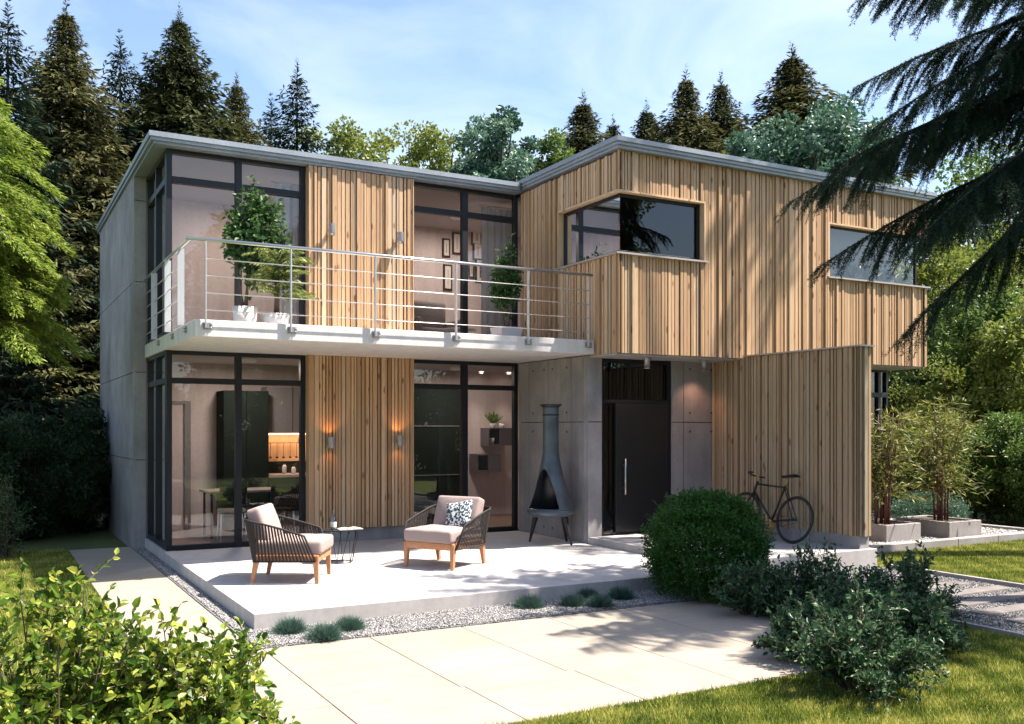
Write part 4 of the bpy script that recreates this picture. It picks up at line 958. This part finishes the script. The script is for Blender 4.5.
for i,(px,d,h,r,lb,m_) in enumerate(((752,9.5,.46,.46,'low dark blue green shrub touching the right side of the ball shrub','leaf_shrub'),
    (815,9.3,.60,.45,'dark shrub in front of the bicycle and the entrance step','leaf_shrub'),
    (860,8.6,.50,.50,'dark spreading shrub in the middle behind the bright front shrub','leaf_shrub'),
    (905,9.0,.66,.45,'upright dark shrub below the end of the timber screen','leaf_shrub'),
    (915,7.8,.46,.36,'dark shrub at the right end of the group beside the path edging','leaf_shrub'),
    (815,7.6,.46,.42,'low shrub leaning over the patio paving behind the front shrub','leaf_shrub'),
    (862,6.75,.62,.52,'bright green shrub nearest the camera at the corner of the patio','leaf_shrub'))):
    X,Y=spot(px,d); spray_shrub('low_shrub',lb,'shrub',X,Y,-.17,r*1.06,h*1.08,52,.052,.026,m_,40+i,26,G1)
# the big near shrub in the lower left
for i,(px,d,h,r,ns,lb) in enumerate(((60,4.35,1.02,.72,74,'tall leafy sunlit laurel shrub at the lower left edge of the picture'),(194,4.5,.86,.54,54,'right half of the sunlit laurel shrubs, leaning over the patio'))):
    X,Y=spot(px,d); spray_shrub('laurel_shrub',lb,'shrub',X,Y,-.17,r,h,ns,.056,.033,'leaf_laurel',60+i,38,'sunlit laurel shrubs in the lower left')
X,Y=spot(5,13.6); spray_shrub('laurel_shrub','small pale shrub at the left edge before the dark hedge','shrub',X,Y,-.17,.22,1.1,26,.05,.02,'leaf_shrub',66,20)
# fescue tufts
def tuft():
    rng=np.random.default_rng(9); n=3800; o=tag(bpy.data.objects.new('x',None)) if False else None
    d=unit(rng.normal(size=(n,3))*np.array([1,1,.8])); d[:,2]=np.abs(d[:,2])+.12; P=rng.normal(size=(n,3))*np.array([.03,.03,0]); 
    return leaves(P,d,rng.uniform(.12,.19,n),.004,.1,rng)
TV,TF,TT=tuft(); first=None
for i,(px,py,s,lb) in enumerate(((290,634,1.0,'blue fescue tuft left of the front pair in the pebble strip'),(324,640,1.0,'blue fescue tuft nearest the patio, middle of the left three'),(349,631,.95,'blue fescue tuft at the right of the left three'),(529,609,1.0,'single blue fescue tuft in the shaded pebble strip'),(573,607,.95,'blue fescue tuft at the left of the right three'),(588,599,.8,'blue fescue tuft behind two others by the terrace edge'),(600,608,.95,'blue fescue tuft in front near the ball shrub'),(621,600,1.0,'blue fescue tuft closest to the ball shrub'))):
    d=(CAM_Z+.155)*F_PX/(py-HOR); X,Y=spot(px,d)
    if first is None: o=np_obj('fescue_tuft',TV,TF,TT,'fescue',None); first=o
    else: o=first.copy(); COL.objects.link(o)
    o.location=(X,Y,-.16); o.rotation_euler=(0,0,i*1.3); o.scale=(s*.95,s*.95,s); tag(o,lb,'grass tuft','blue fescue tufts in the pebble strip')

# ------------------------------------------------------------------ lawn blades
def blades(rects,dens,hmin,hmax,w,label,seed,excl=()):
    rng=np.random.default_rng(seed); Ps=[]
    for (x0,x1,y0,y1) in rects:
        n=int((x1-x0)*(y1-y0)*dens); Ps.append(np.stack([rng.uniform(x0,x1,n),rng.uniform(y0,y1,n),np.full(n,-.168)],1))
    P=np.concatenate(Ps); n=len(P); a=rng.uniform(0,6.28,n); h=rng.uniform(hmin,hmax,n)*np.where(rng.random(n)<.06,1.5,1.0); lean=rng.normal(size=(n,2))*.35
    s=np.stack([np.cos(a),np.sin(a),np.zeros(n)],1)*w*.5
    top=P+np.stack([lean[:,0]*h,lean[:,1]*h,h],1)
    V=np.stack([P-s,P+s,top],1).reshape(-1,3); F=np.arange(n*3).reshape(-1,3)
    pat=.5+.28*np.sin(P[:,0]*2.1+np.sin(P[:,1]*1.7)*1.5)*np.sin(P[:,1]*2.6+1)
    o=np_obj('grass',V,F,np.clip(rng.normal(.5,.34,n)+.55*(pat-.5)+.3*np.sin(P[:,0]*9+P[:,1]*4)*np.sin(P[:,1]*11-P[:,0]*3),0,1),'grass'); return tag(o,label,'grass',None,'stuff')
blades([(2.2,7.96,3.0,5.23),(6.74,7.96,5.23,8.7)],16000,.022,.05,.009,'sunny short lawn grass in the foreground right of the patio',1)
blades([(10.54,15.5,4.2,9.68),(15.5,19,6,9.68)],6500,.03,.06,.009,'bright lawn grass on the right between path and kerb',2)
blades([(-2.0,1.08,9.0,16.0),(-.5,1.08,5.3,9.0)],5000,.03,.06,.009,'lawn grass on the left beside the paved side path',3)

# ------------------------------------------------------------------ trees
def spruce_parts(h,r,seed,step=.34,nb=8,leafL=.34,leafW=.085,base=.04,sparse=1.0,pw=.8):
    rng=np.random.default_rng(seed); P=[];D=[];T=[]; z=base*h; br=[]
    while z<h*.955:
        k=(z/h); R_=r*(max(0,1-k/.975))**pw*rng.uniform(.72,1.1)+.05
        n=max(4,int(nb*(.5+.5*(1-k))*sparse))
        a0=rng.uniform(0,6.28); wz=rng.uniform(.82,1.12)
        for j in range(n):
            a=a0+j*6.283/n+rng.normal()*.18; L=R_*rng.uniform(.6,1.15)*wz; dr=rng.uniform(.15,.42)*(1-.6*k); up=.25*k
            m_=max(4,int(L/.13)); q=np.linspace(.12,1,m_)
            c=np.stack([math.cos(a)*L*q,math.sin(a)*L*q,z+L*(up*q-dr*q**1.6+.14*q**4)],1); br.append((c[0],c[-1]))
            for s in (-1,1):
                for rep in range(4):
                    sd=np.array([-math.sin(a)*s,math.cos(a)*s,0]); d=np.array([math.cos(a),math.sin(a),-.25])*rng.uniform(.4,1.1)+sd*rng.uniform(.25,1.0)+np.array([0,0,-.35*rng.random()])
                    dd=np.broadcast_to(d,(m_,3))+rng.normal(size=(m_,3))*.28
                    off=sd*(.34*min(L,2.2)*(1.08-q)**.55*rng.random(m_))[:,None]
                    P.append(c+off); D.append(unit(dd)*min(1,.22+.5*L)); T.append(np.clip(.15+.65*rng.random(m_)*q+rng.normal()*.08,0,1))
        z+=step*(1-.62*k)*rng.uniform(.8,1.2)
    nl=70; zz=h*rng.uniform(.93,.998,nl); an=rng.uniform(0,6.28,nl); P.append(np.stack([0*zz,0*zz,zz],1)); D.append(np.stack([np.cos(an),np.sin(an),.5+0*an],1)*(.22+.6*(1-zz/h)/.07)[:,None]*.75); T.append(rng.random(nl))
    P=np.concatenate(P);D=np.concatenate(D);T=np.concatenate(T)
    lf=np.linalg.norm(D,axis=1); return leaves(P,D,rng.uniform(.6,1.2,len(P))*leafL*lf,leafW*lf,.15,rng,T,up=np.array([0,0,1.])),br
def spruce(label,x,y,h,r,seed,matl,group,**kw):
    t=thing('spruce_tree',label,'tree',(0,0,0),group)
    b=MB(); b.tube([(0,0,0),(0.03,0,h*.5),(0,0,h*.985)],[.016*h,.008*h,.004],8); b.build('trunk','dark_bark',t)
    (V,F,T),br=spruce_parts(h,r,seed,**kw); np_obj('crown',V,F,T,matl,t)
    t.location=(x,y,-.19); return t
def broadleaf_parts(h,r,seed,n_cl,per,L,W,zc=.6,rz=.42,shape=1.0):
    rng=np.random.default_rng(seed); d=unit(rng.normal(size=(n_cl,3))); q=rng.uniform(.35,1,(n_cl,1))**.6
    C=d*q*np.array([r,r,h*rz])+np.array([0,0,h*zc]); C[:,:2]*=(1-.25*np.clip((C[:,2:3]/h-.6),0,1))
    C+=rng.normal(size=C.shape)*r*.06
    cr=rng.uniform(.12,.26,n_cl)*r
    idx=np.repeat(np.arange(n_cl),per); e=unit(rng.normal(size=(len(idx),3)))*rng.random((len(idx),1))**.45
    P=C[idx]+e*cr[idx][:,None]*np.array([1,1,.8]); D=e+rng.normal(size=e.shape)*.6+np.array([0,0,-.15])
    T=np.clip(rng.random(n_cl)[idx]*.45+rng.random(len(idx))*.55,0,1)
    return leaves(P,D,rng.uniform(.6,1.2,len(P))*L,W,.25,rng,T),C
def broadleaf(name,label,x,y,h,r,seed,matl,group,limb=3,n_cl=90,per=130,L=.2,W=.12,zc=.6,rz=.42,cat='tree'):
    t=thing(name,label,cat,(0,0,0),group); (V,F,T),C=broadleaf_parts(h,r,seed,n_cl,per,L,W,zc,rz)
    b=MB(); top=h*min(.75,zc); b.tube([(0,0,0),(.05,.03,top*.5),(0,0,top)],[.022*h,.015*h,.008*h],8)
    for c in C[::limb]: z0=max(.1*h,min(top,c[2]*.6)); b.tube([(0,0,z0),(c[0]*.5,c[1]*.5,(z0+c[2])/2+.1),tuple(c)],[.006*h,.004*h,.0015*h],5,cap=False)
    b.build('trunk','bark',t); np_obj('crown',V,F,T,matl,t); t.location=(x,y,-.19); return t
GS='spruces standing behind the house'
protoB=None; SP=[]
specs=[ # px, top y, d, radius, kind, label
 (66,-8,25,4.3,0,'tallest brown tinged spruce left of the house'),
 (180,2,29,5.6,1,'tall pointed spruce above the left roof corner'),
 (237,68,33,4.6,0,'smaller brown spruce right of the tall pointed one above the roof'),
 (583,88,44,7.5,0,'spruce just left of the projecting roof corner, taller of its pair'),
 (613,111,48,6.0,1,'short spruce directly above the projecting roof corner'),
 (647,97,44,7.0,1,'spruce third from the left above the projecting wing'),
 (686,63,42,6.4,0,'tall narrow spruce above the wing, left of its twin'),
 (721,69,43,6.6,1,'tall narrow spruce above the wing, right of its twin'),
 (792,40,38,8.5,0,'broad tall spruce near the right end of the roof'),
 (150,70,36,6.0,0,'brown spruce in the dense row behind the left roof edge'),
 (100,100,34,6.5,1,'spruce between the two tallest ones left of the house'),
 (210,104,36,6.4,1,'low spruce crown just over the roof behind the glass corner')]
for i,(px,ty,d,r,kd,lb) in enumerate(specs):
    X,Y=spot(px,d); h=hgt(ty,d)+.19
    if kd not in [s[0] for s in SP]:
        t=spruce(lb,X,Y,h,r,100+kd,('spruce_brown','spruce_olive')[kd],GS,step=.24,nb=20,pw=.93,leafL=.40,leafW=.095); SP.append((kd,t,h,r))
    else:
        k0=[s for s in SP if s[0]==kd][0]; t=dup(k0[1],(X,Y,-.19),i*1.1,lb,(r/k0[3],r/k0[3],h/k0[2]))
# sparse dark spruces
D0=None
for i,(px,ty,d,r,lb) in enumerate(((120,28,28,3.4,'open dark spruce between the two tallest brown ones'),(8,-4,22,3.0,'dark spruce at the top left corner of the picture'),(297,58,38,4.2,'open dark spruce with bare leader above the left wing'),(271,92,42,4.2,'small dark spruce left of the open one'))):
    X,Y=spot(px,d); h=hgt(ty,d)+.19
    if D0 is None: D0=(spruce(lb,X,Y,h,r,120,'spruce_dark','dark open spruces behind the house',step=.42,nb=9,leafL=.42,leafW=.11,pw=.8,sparse=1.0),h,r)
    else: dup(D0[0],(X,Y,-.19),i*2.1,lb,(r/D0[2],r/D0[2],h/D0[1]))
# broadleaf background
def bl(px,ty,d,r,lb,seed,matl,grp=None,nm='broadleaf_tree',**kw):
    X,Y=spot(px,d); return broadleaf(nm,lb,X,Y,hgt(ty,d)+.19,r,seed,matl,grp,**kw)
GY='yellow green trees behind the roof'
bl(333,120,42,3.2,'dull green tree right of the open dark spruce',1,'leaf_yellowgreen',GY,n_cl=150,per=150,L=.22,W=.14)
bl(372,136,44,3.4,'yellow green tree second from the left behind the roof',2,'leaf_yellowgreen',GY,n_cl=150,per=150,L=.22,W=.14)
bl(408,138,46,3.4,'low yellow green tree in the middle behind the roof',3,'leaf_yellowgreen',GY,n_cl=150,per=150,L=.22,W=.14)
bl(440,134,44,3.2,'yellow green tree beside the blue green one',4,'leaf_yellowgreen',GY,n_cl=150,per=150,L=.22,W=.14)
bl(497,101,38,2.1,'round blue green poplar behind the inner roof corner',5,'leaf_blue',None,n_cl=190,per=210,L=.17,W=.14,zc=.66,rz=.34)
bl(551,136,42,2.0,'small dark tree left of the projecting roof corner',6,'leaf_mid',None,n_cl=130,per=150,L=.2,W=.12)
bl(822,102,32,2.7,'wide blue green poplar behind the right end of the roof',7,'leaf_blue',None,n_cl=150,per=190,L=.17,W=.14,zc=.7,rz=.32)
bl(745,135,34,1.9,'low blue green tree in front of the twin spruces',8,'leaf_blue',None,n_cl=90,per=150,L=.18,W=.14,zc=.7,rz=.32)
bl(700,150,40,2.5,'yellowish tree low behind the wing roof',9,'leaf_yellowgreen',GY,L=.28,W=.16)
GR='green trees right of the house'
bl(955,215,27,2.6,'olive tree just right of the house end',10,'leaf_yellowgreen',GR,n_cl=120,per=150,L=.16,W=.09)
bl(1010,120,30,3.2,'tall olive green tree behind the hanging spruce branches',11,'leaf_mid',GR,n_cl=120,per=150,L=.18,W=.1)
bl(985,290,23,2.0,'bright mid green maple at the right edge',12,'leaf_leaf' if False else 'leaf_mid',GR,n_cl=130,per=160,L=.13,W=.08,zc=.62)
bl(1045,300,21,2.0,'leafy tree cut by the right picture edge',13,'leaf_yellowgreen',GR,n_cl=120,per=160,L=.13,W=.08)
bl(915,330,26,2.0,'shaded tree behind the bamboo',14,'leaf_dark',GR,n_cl=100,per=150,L=.15,W=.08)
bl(940,300,34,3.4,'dark tree in the depth right of the house',15,'leaf_dark',GR,n_cl=110,per=150,L=.2,W=.12)
bl(1060,200,34,3.6,'dark tree in the depth at the right picture edge',16,'leaf_dark',GR,n_cl=110,per=150,L=.2,W=.12)
GH='shrubs along the far side of the pebble bed'
for i,(px,d,h,r,m_,lb) in enumerate(((900,19.6,1.9,1.0,'leaf_mid','green shrub behind the first bamboo planter'),(935,19.5,2.3,1.1,'leaf_yellowgreen','yellow green shrub behind the second bamboo planter'),(975,19.0,2.1,1.1,'leaf_mid','round green shrub right of the second planter'),(1020,18.6,2.2,1.2,'leaf_mid','green shrub at the right picture edge behind the kerb'),(1065,18,2.4,1.2,'leaf_mid','outermost shrub behind the kerb on the right'),(955,22,3.6,1.6,'leaf_yellowgreen','taller yellow green bush in the second row on the right'),(1010,22,4.0,1.7,'leaf_mid','taller green bush in the second row at the right edge'))):
    X,Y=spot(px,d); broadleaf('garden_shrub',lb,X,Y,h,r,200+i,m_,GH,n_cl=110,per=150,L=.075,W=.042,zc=.5,rz=.5,cat='shrub')
X,Y=spot(930,17.6); ball('ground_shrub','low bluish green cushion shrub behind the right planter','shrub',X,Y,-.1,.62,.55,9000,.06,.014,'leaf_blue',77,.1)
# dark hedge and trees on the left
GL='dark hedge shrubs left of the house'
for i,(px,d,h,r,lb) in enumerate(((85,17.6,2.25,.8,'dark yew shrub against the concrete side wall'),(35,16.6,2.2,1.0,'dark yew shrub in the middle of the left hedge'),(-20,15.6,2.2,1.0,'dark yew shrub at the left picture edge'))):
    X,Y=spot(px,d); broadleaf('yew_shrub',lb,X,Y,h,r,300+i,'leaf_dark',GL,n_cl=120,per=260,L=.07,W=.03,zc=.45,rz=.52,cat='shrub')
GD='dark trees left of the house'
for i,(px,d,ty,r,m_,lb) in enumerate(((95,23,240,2.2,'spruce_dark','dark spruce right behind the concrete side wall'),(40,21.5,200,2.4,'spruce_brown','brown spruce behind the bright feathery tree'),(0,19,260,2.2,'spruce_dark','low dark spruce at the left picture edge'),(60,27,120,3.2,'spruce_dark','dark spruce filling the gap left of the house'),(-30,24,60,3.4,'spruce_dark','dark spruce beyond the left picture edge'),(125,31,130,3.4,'spruce_dark','dark spruce low behind the roof at the left'))):
    X,Y=spot(px,d); spruce(lb,X,Y,hgt(ty,d)+.19,r,330+i,m_,GD,step=.30,nb=10,pw=.6)
# far wood closing the view low down
def far_wood():
    rng=np.random.default_rng(5); n=90000; ang=rng.uniform(-48,48,n); px=512+F_PX*np.tan(np.radians(ang)); d=rng.uniform(52,75,n); u=(px-512)/F_PX
    X=(SS+u*CC)*d; Y=(CC-u*SS)*d; top=8.6+1.6*np.sin(ang*.9)+1.1*np.sin(ang*2.3+1); Z=rng.random(n)**.8*top
    V,F,T=leaves(np.stack([X,Y,Z],1),rng.normal(size=(n,3)),rng.uniform(.6,1.4,n),.55,.2,rng); o=np_obj('far_wood',V,F,T,'leaf_dark'); tag(o,'dark mass of distant woodland behind all the nearer trees','wood',None,'stuff')
far_wood()
# bright feathery tree at the left edge
def cypress(label,x,y,z0,h,r,seed,n_br,matl):
    rng=np.random.default_rng(seed); t=thing('feathery_tree',label,'tree',(x,y,-.19)); b=MB(); b.tube([(x,y,-.19),(x,y,h*.6),(x,y,h)],[.12,.08,.01],8); P=[];D=[];T=[]
    for k in range(n_br):
        q=rng.random(); z=z0+(h-z0)*q; a=rng.uniform(0,6.28); L=r*(1-q**2.0)*rng.uniform(.65,1.05)+.15; u=np.linspace(.25,1,max(5,int(L/.055)))
        c=np.stack([x+math.cos(a)*L*u,y+math.sin(a)*L*u,z+L*(.22*u-.55*u**2.2)],1); b.tube([(x,y,z)]+[tuple(p) for p in c[::4]],[.012]+[.006]*len(c[::4]),4,cap=False)
        for s in (-1,1):
            sd=np.array([-math.sin(a)*s,math.cos(a)*s,0])
            for rep in range(9):
                w=rep/9*.26*L*(1.15-u); p=c+sd*w[:,None]+np.array([0,0,-.5])*w[:,None]
                P.append(p+rng.normal(size=p.shape)*.02); D.append(np.array([math.cos(a),math.sin(a),-.55])+sd*rng.uniform(.3,.9)+rng.normal(size=p.shape)*.3); T.append(np.clip(rng.random(len(p))*.6+.4*u*rng.random(),0,1))
    b.build('trunk','bark',t); P=np.concatenate(P);D=np.concatenate(D);T=np.concatenate(T)
    V,F,T=leaves(P,D,rng.uniform(.6,1.2,len(P))*.10,.024,.15,rng,T,up=np.array([0,0,1.])); np_obj('crown',V,F,T,matl,t)
X,Y=spot(-62,12.5); cypress('bright yellow green feathery tree leaning in at the left edge',X,Y,4.2,7.4,1.45,3,150,'leaf_bright')
X,Y=spot(-12,13.6); cypress('lower bright feathery tree in front of the dark spruces',X,Y,3.05,5.0,1.30,4,140,'leaf_bright')

# near spruce whose branches hang into the upper right
def near_spruce():
    rng=np.random.default_rng(21); tx,ty=11.5,5.35; t=thing('near_spruce','dark spruce at the right with long drooping branches hanging over the roof edge','tree',(tx,ty,-.19)); b=MB()
    b.tube([(tx,ty,-.19),(tx+.05,ty,5),(tx,ty,13)],[.24,.18,.02],12); P=[];D=[];T=[]
    seg=[]
    def twig(c,d,L,n_m=470):
        n=int(L*n_m); u=rng.random(n); bend=np.array([0,0,-.35])
        p=c+d*L*u[:,None]+bend*L*(u**2)[:,None]; dd=d+bend*2*u[:,None]*.6
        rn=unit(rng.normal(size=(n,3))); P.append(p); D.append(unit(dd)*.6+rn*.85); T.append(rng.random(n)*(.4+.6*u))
        seg.append((c,c+d*L*.5+bend*L*.25,c+d*L+bend*L,.0035))
    def branch(z,a,L,droop,rise=.1):
        rise+=rng.normal()*.05; droop*=rng.uniform(.8,1.2)
        ca,sa=math.cos(a),math.sin(a); u=np.linspace(0,1,12); f=lambda q: np.array([tx+ca*L*q,ty+sa*L*q,z+L*(rise*q-droop*q**1.7)])
        b.tube([tuple(f(q)) for q in u],[.035*(1-.85*q) for q in u],6,cap=False)
        nt=int(L/.055)
        for q in np.linspace(.12,1,nt):
            c=f(q); g=unit((f(min(1,q+.02))-f(q-.02))[None])[0]
            for s in (-1,1):
                sd=np.array([-sa*s,ca*s,0]); TL=(.22+.75*(1-q)**.7*min(1,q*4))*rng.uniform(.35,1.15)*(L/3.4)**.5
                d=unit((g*rng.uniform(.5,1.15)+sd*rng.uniform(.15,.8)+np.array([0,0,rng.uniform(-.9,.05)]))[None])[0]; twig(c,d,TL)
                if TL>.45:
                    for w in (.3,.5,.7):
                        for s2 in (-1,1):
                            d2=unit((d+s2*np.cross(d,[0,0,1])*.6+np.array([0,0,-.35]))[None])[0]; twig(c+d*TL*w+np.array([0,0,-.35])*TL*w*w,d2,TL*.38)
    # bearings chosen for a crown that leans out to the left of the trunk
    base=math.atan2(2.2,-4.2)
    for (z,da,L,dr) in ((6.5,R(-30),3.6,.30),(6.9,R(-8),3.4,.22),(6.3,R(8),3.9,.42),(5.9,R(-18),4.3,.42),(5.5,R(0),4.1,.46),(5.3,R(20),4.2,.42),(5.0,R(-10),4.0,.52),(4.7,R(12),3.7,.52),(4.9,R(36),4.3,.45),(7.2,R(12),3.4,.25),(7.4,R(-20),3.5,.25),(6.7,R(28),4.0,.34),(6.1,R(46),3.9,.38),(7.7,R(-4),3.6,.3),(6.2,R(70),3.0,.4),(5.4,R(76),2.8,.45),(7.4,R(64),2.9,.3),(7.0,R(82),2.6,.3),(7.8,R(50),3.0,.3),(6.3,R(88),2.5,.4),(4.6,R(66),2.6,.5),(6.8,R(-60),2.2,.35),(5.9,R(-62),2.0,.4),(5.2,R(-58),1.8,.4),(7.6,R(-12),4.3,.22),(6.5,R(50),3.4,.32),(7.3,R(34),3.2,.3),(5.7,R(30),3.4,.6),(6.6,R(-44),3.0,.45),(5.6,R(-40),3.0,.5),(7.9,R(40),3.6,.4),(6.0,R(62),3.5,.4),(5.0,R(58),3.2,.45)):
        branch(z,base+da+rng.normal()*.05,L,dr)
    for k in range(5): branch(rng.uniform(9.5,12),rng.uniform(0,6.28),rng.uniform(1.6,2.8),.3)
    for (p0,p1,p2,r_) in seg[::1]:
        b.tube([tuple(p0),tuple(p1),tuple(p2)],[r_,r_*.8,r_*.4],3,cap=False,smooth=False)
    b.build('trunk','dark_bark',t); P=np.concatenate(P);D=np.concatenate(D);T=np.concatenate(T)
    V,F,T=leaves(P,D,rng.uniform(.026,.046,len(P)),.0058,.1,rng,T); np_obj('needles',V,F,T,'near_spruce',t)
near_spruce()
# trees outside the frame that cast the dappled shade and stand in the reflections
X,Y=15.4,7.4
t=broadleaf('tall_pine','tall tree beyond the right picture edge shading the wing',X,Y,18.5,2.6,401,'leaf_dark',None,limb=7,n_cl=12,per=110,L=.30,W=.12,zc=.80,rz=.20)
for i,(x,y,h,r,m_,lb) in enumerate(((-7,-13,11,3.6,'leaf_dark','tree behind the viewer on the left'),(2,-17,12,3.8,'leaf_mid','tree behind the viewer in the middle'),(11,-15,12,3.8,'leaf_dark','tree behind the viewer on the right'),(-13,2,11,3.4,'leaf_dark','tree beside the viewer on the left'),(20,-9,12,3.6,'leaf_mid','tree behind the viewer far right'),(-13,-5,12,3.6,'leaf_mid','tree beside the viewer far left'))):
    broadleaf('garden_tree',lb,x,y,h,r,420+i,m_,'trees at the viewer side of the garden',n_cl=170,per=150,L=.2,W=.11,zc=.55,rz=.45)

hb=None
for i in range(9):  # unseen hedge, added so the panes reflect dark foliage
    x=-14+i*4.6; y=-12+abs(i-4)*.5
    if hb is None: hb=broadleaf('reflection_hedge_bush','unseen hedge bush added behind the viewer, number one from the left end',x,y,4.4,2.9,470,'leaf_dark','unseen hedge bushes added for dark reflections',n_cl=120,per=130,L=.2,W=.11,zc=.45,rz=.52,cat='shrub'); hb['label']='leftmost bush of the unseen added hedge behind the viewer'
    else: dup(hb,(x,y,-.19),i*1.3,['','bush next to the leftmost in the unseen added hedge behind the viewer','unseen added hedge bush left of the centre behind the viewer','unseen added hedge bush just left of the viewer line of sight','middle bush of the unseen added hedge behind the viewer','unseen added hedge bush just right of the middle behind the viewer','unseen added hedge bush right of the centre behind the viewer','bush next to the rightmost in the unseen added hedge behind the viewer','rightmost bush of the unseen added hedge behind the viewer'][i])
# ------------------------------------------------------------------ light, sky, camera
sv=Vector((.53,-.29,1.0)).normalized(); el=math.asin(sv.z)
L=bpy.data.lights.new('sun','SUN'); L.energy=4.5; L.angle=R(.6); L.color=(1,.92,.81)
o=bpy.data.objects.new('sun',L); COL.objects.link(o); o.rotation_euler=(-sv).to_track_quat('-Z','Y').to_euler(); o.location=(20,-5,30)
w=bpy.data.worlds.new('World'); scene.world=w; w.use_nodes=True; nt=w.node_tree; bg=nt.nodes['Background']
sky=nt.nodes.new('ShaderNodeTexSky'); sky.sky_type='NISHITA'; sky.sun_disc=False; sky.sun_elevation=el; sky.sun_rotation=math.atan2(sv.x,sv.y); sky.air_density=1.0; sky.dust_density=1.3; sky.ozone_density=1.5
tc=nt.nodes.new('ShaderNodeTexCoord'); mp=nt.nodes.new('ShaderNodeMapping'); mp.inputs['Scale'].default_value=(1,1,3.2); mp.inputs['Rotation'].default_value=(0,R(8),R(30))
nz=nt.nodes.new('ShaderNodeTexNoise'); nz.inputs['Scale'].default_value=2.3; nz.inputs['Detail'].default_value=8; nz.inputs['Roughness'].default_value=.55; nz.inputs['Distortion'].default_value=.5
rp=nt.nodes.new('ShaderNodeValToRGB'); rp.color_ramp.elements[0].position=.46; rp.color_ramp.elements[1].position=.72; rp.color_ramp.elements[1].color=(.55,.55,.55,1)
mx=nt.nodes.new('ShaderNodeMix'); mx.data_type='RGBA'; mx.inputs[7].default_value=(4.6,5.0,5.7,1)
nt.links.new(tc.outputs['Generated'],mp.inputs[0]); nt.links.new(mp.outputs[0],nz.inputs['Vector']); nt.links.new(nz.outputs['Fac'],rp.inputs[0]); nt.links.new(rp.outputs[0],mx.inputs[0])
nt.links.new(sky.outputs[0],mx.inputs[6]); nt.links.new(mx.outputs[2],bg.inputs[0]); bg.inputs[1].default_value=.09
cam=bpy.data.cameras.new('camera'); co=bpy.data.objects.new('camera',cam); COL.objects.link(co); scene.camera=co
cam.sensor_width=36; cam.lens=36*F_PX/1024; cam.shift_y=(HOR-362)/1024; cam.clip_end=1500; cam.clip_start=.05
co.location=(0,0,CAM_Z); co.rotation_euler=(R(90),0,-YAW)
scene.render.engine='CYCLES'; scene.render.resolution_x=1024; scene.render.resolution_y=724
scene.cycles.transparent_max_bounces=16; scene.cycles.max_bounces=8; scene.cycles.sample_clamp_indirect=6
vs=scene.view_settings; vs.view_transform='Standard'; vs.look='None'; vs.gamma=1; vs.use_curve_mapping=False; vs.exposure=1.68
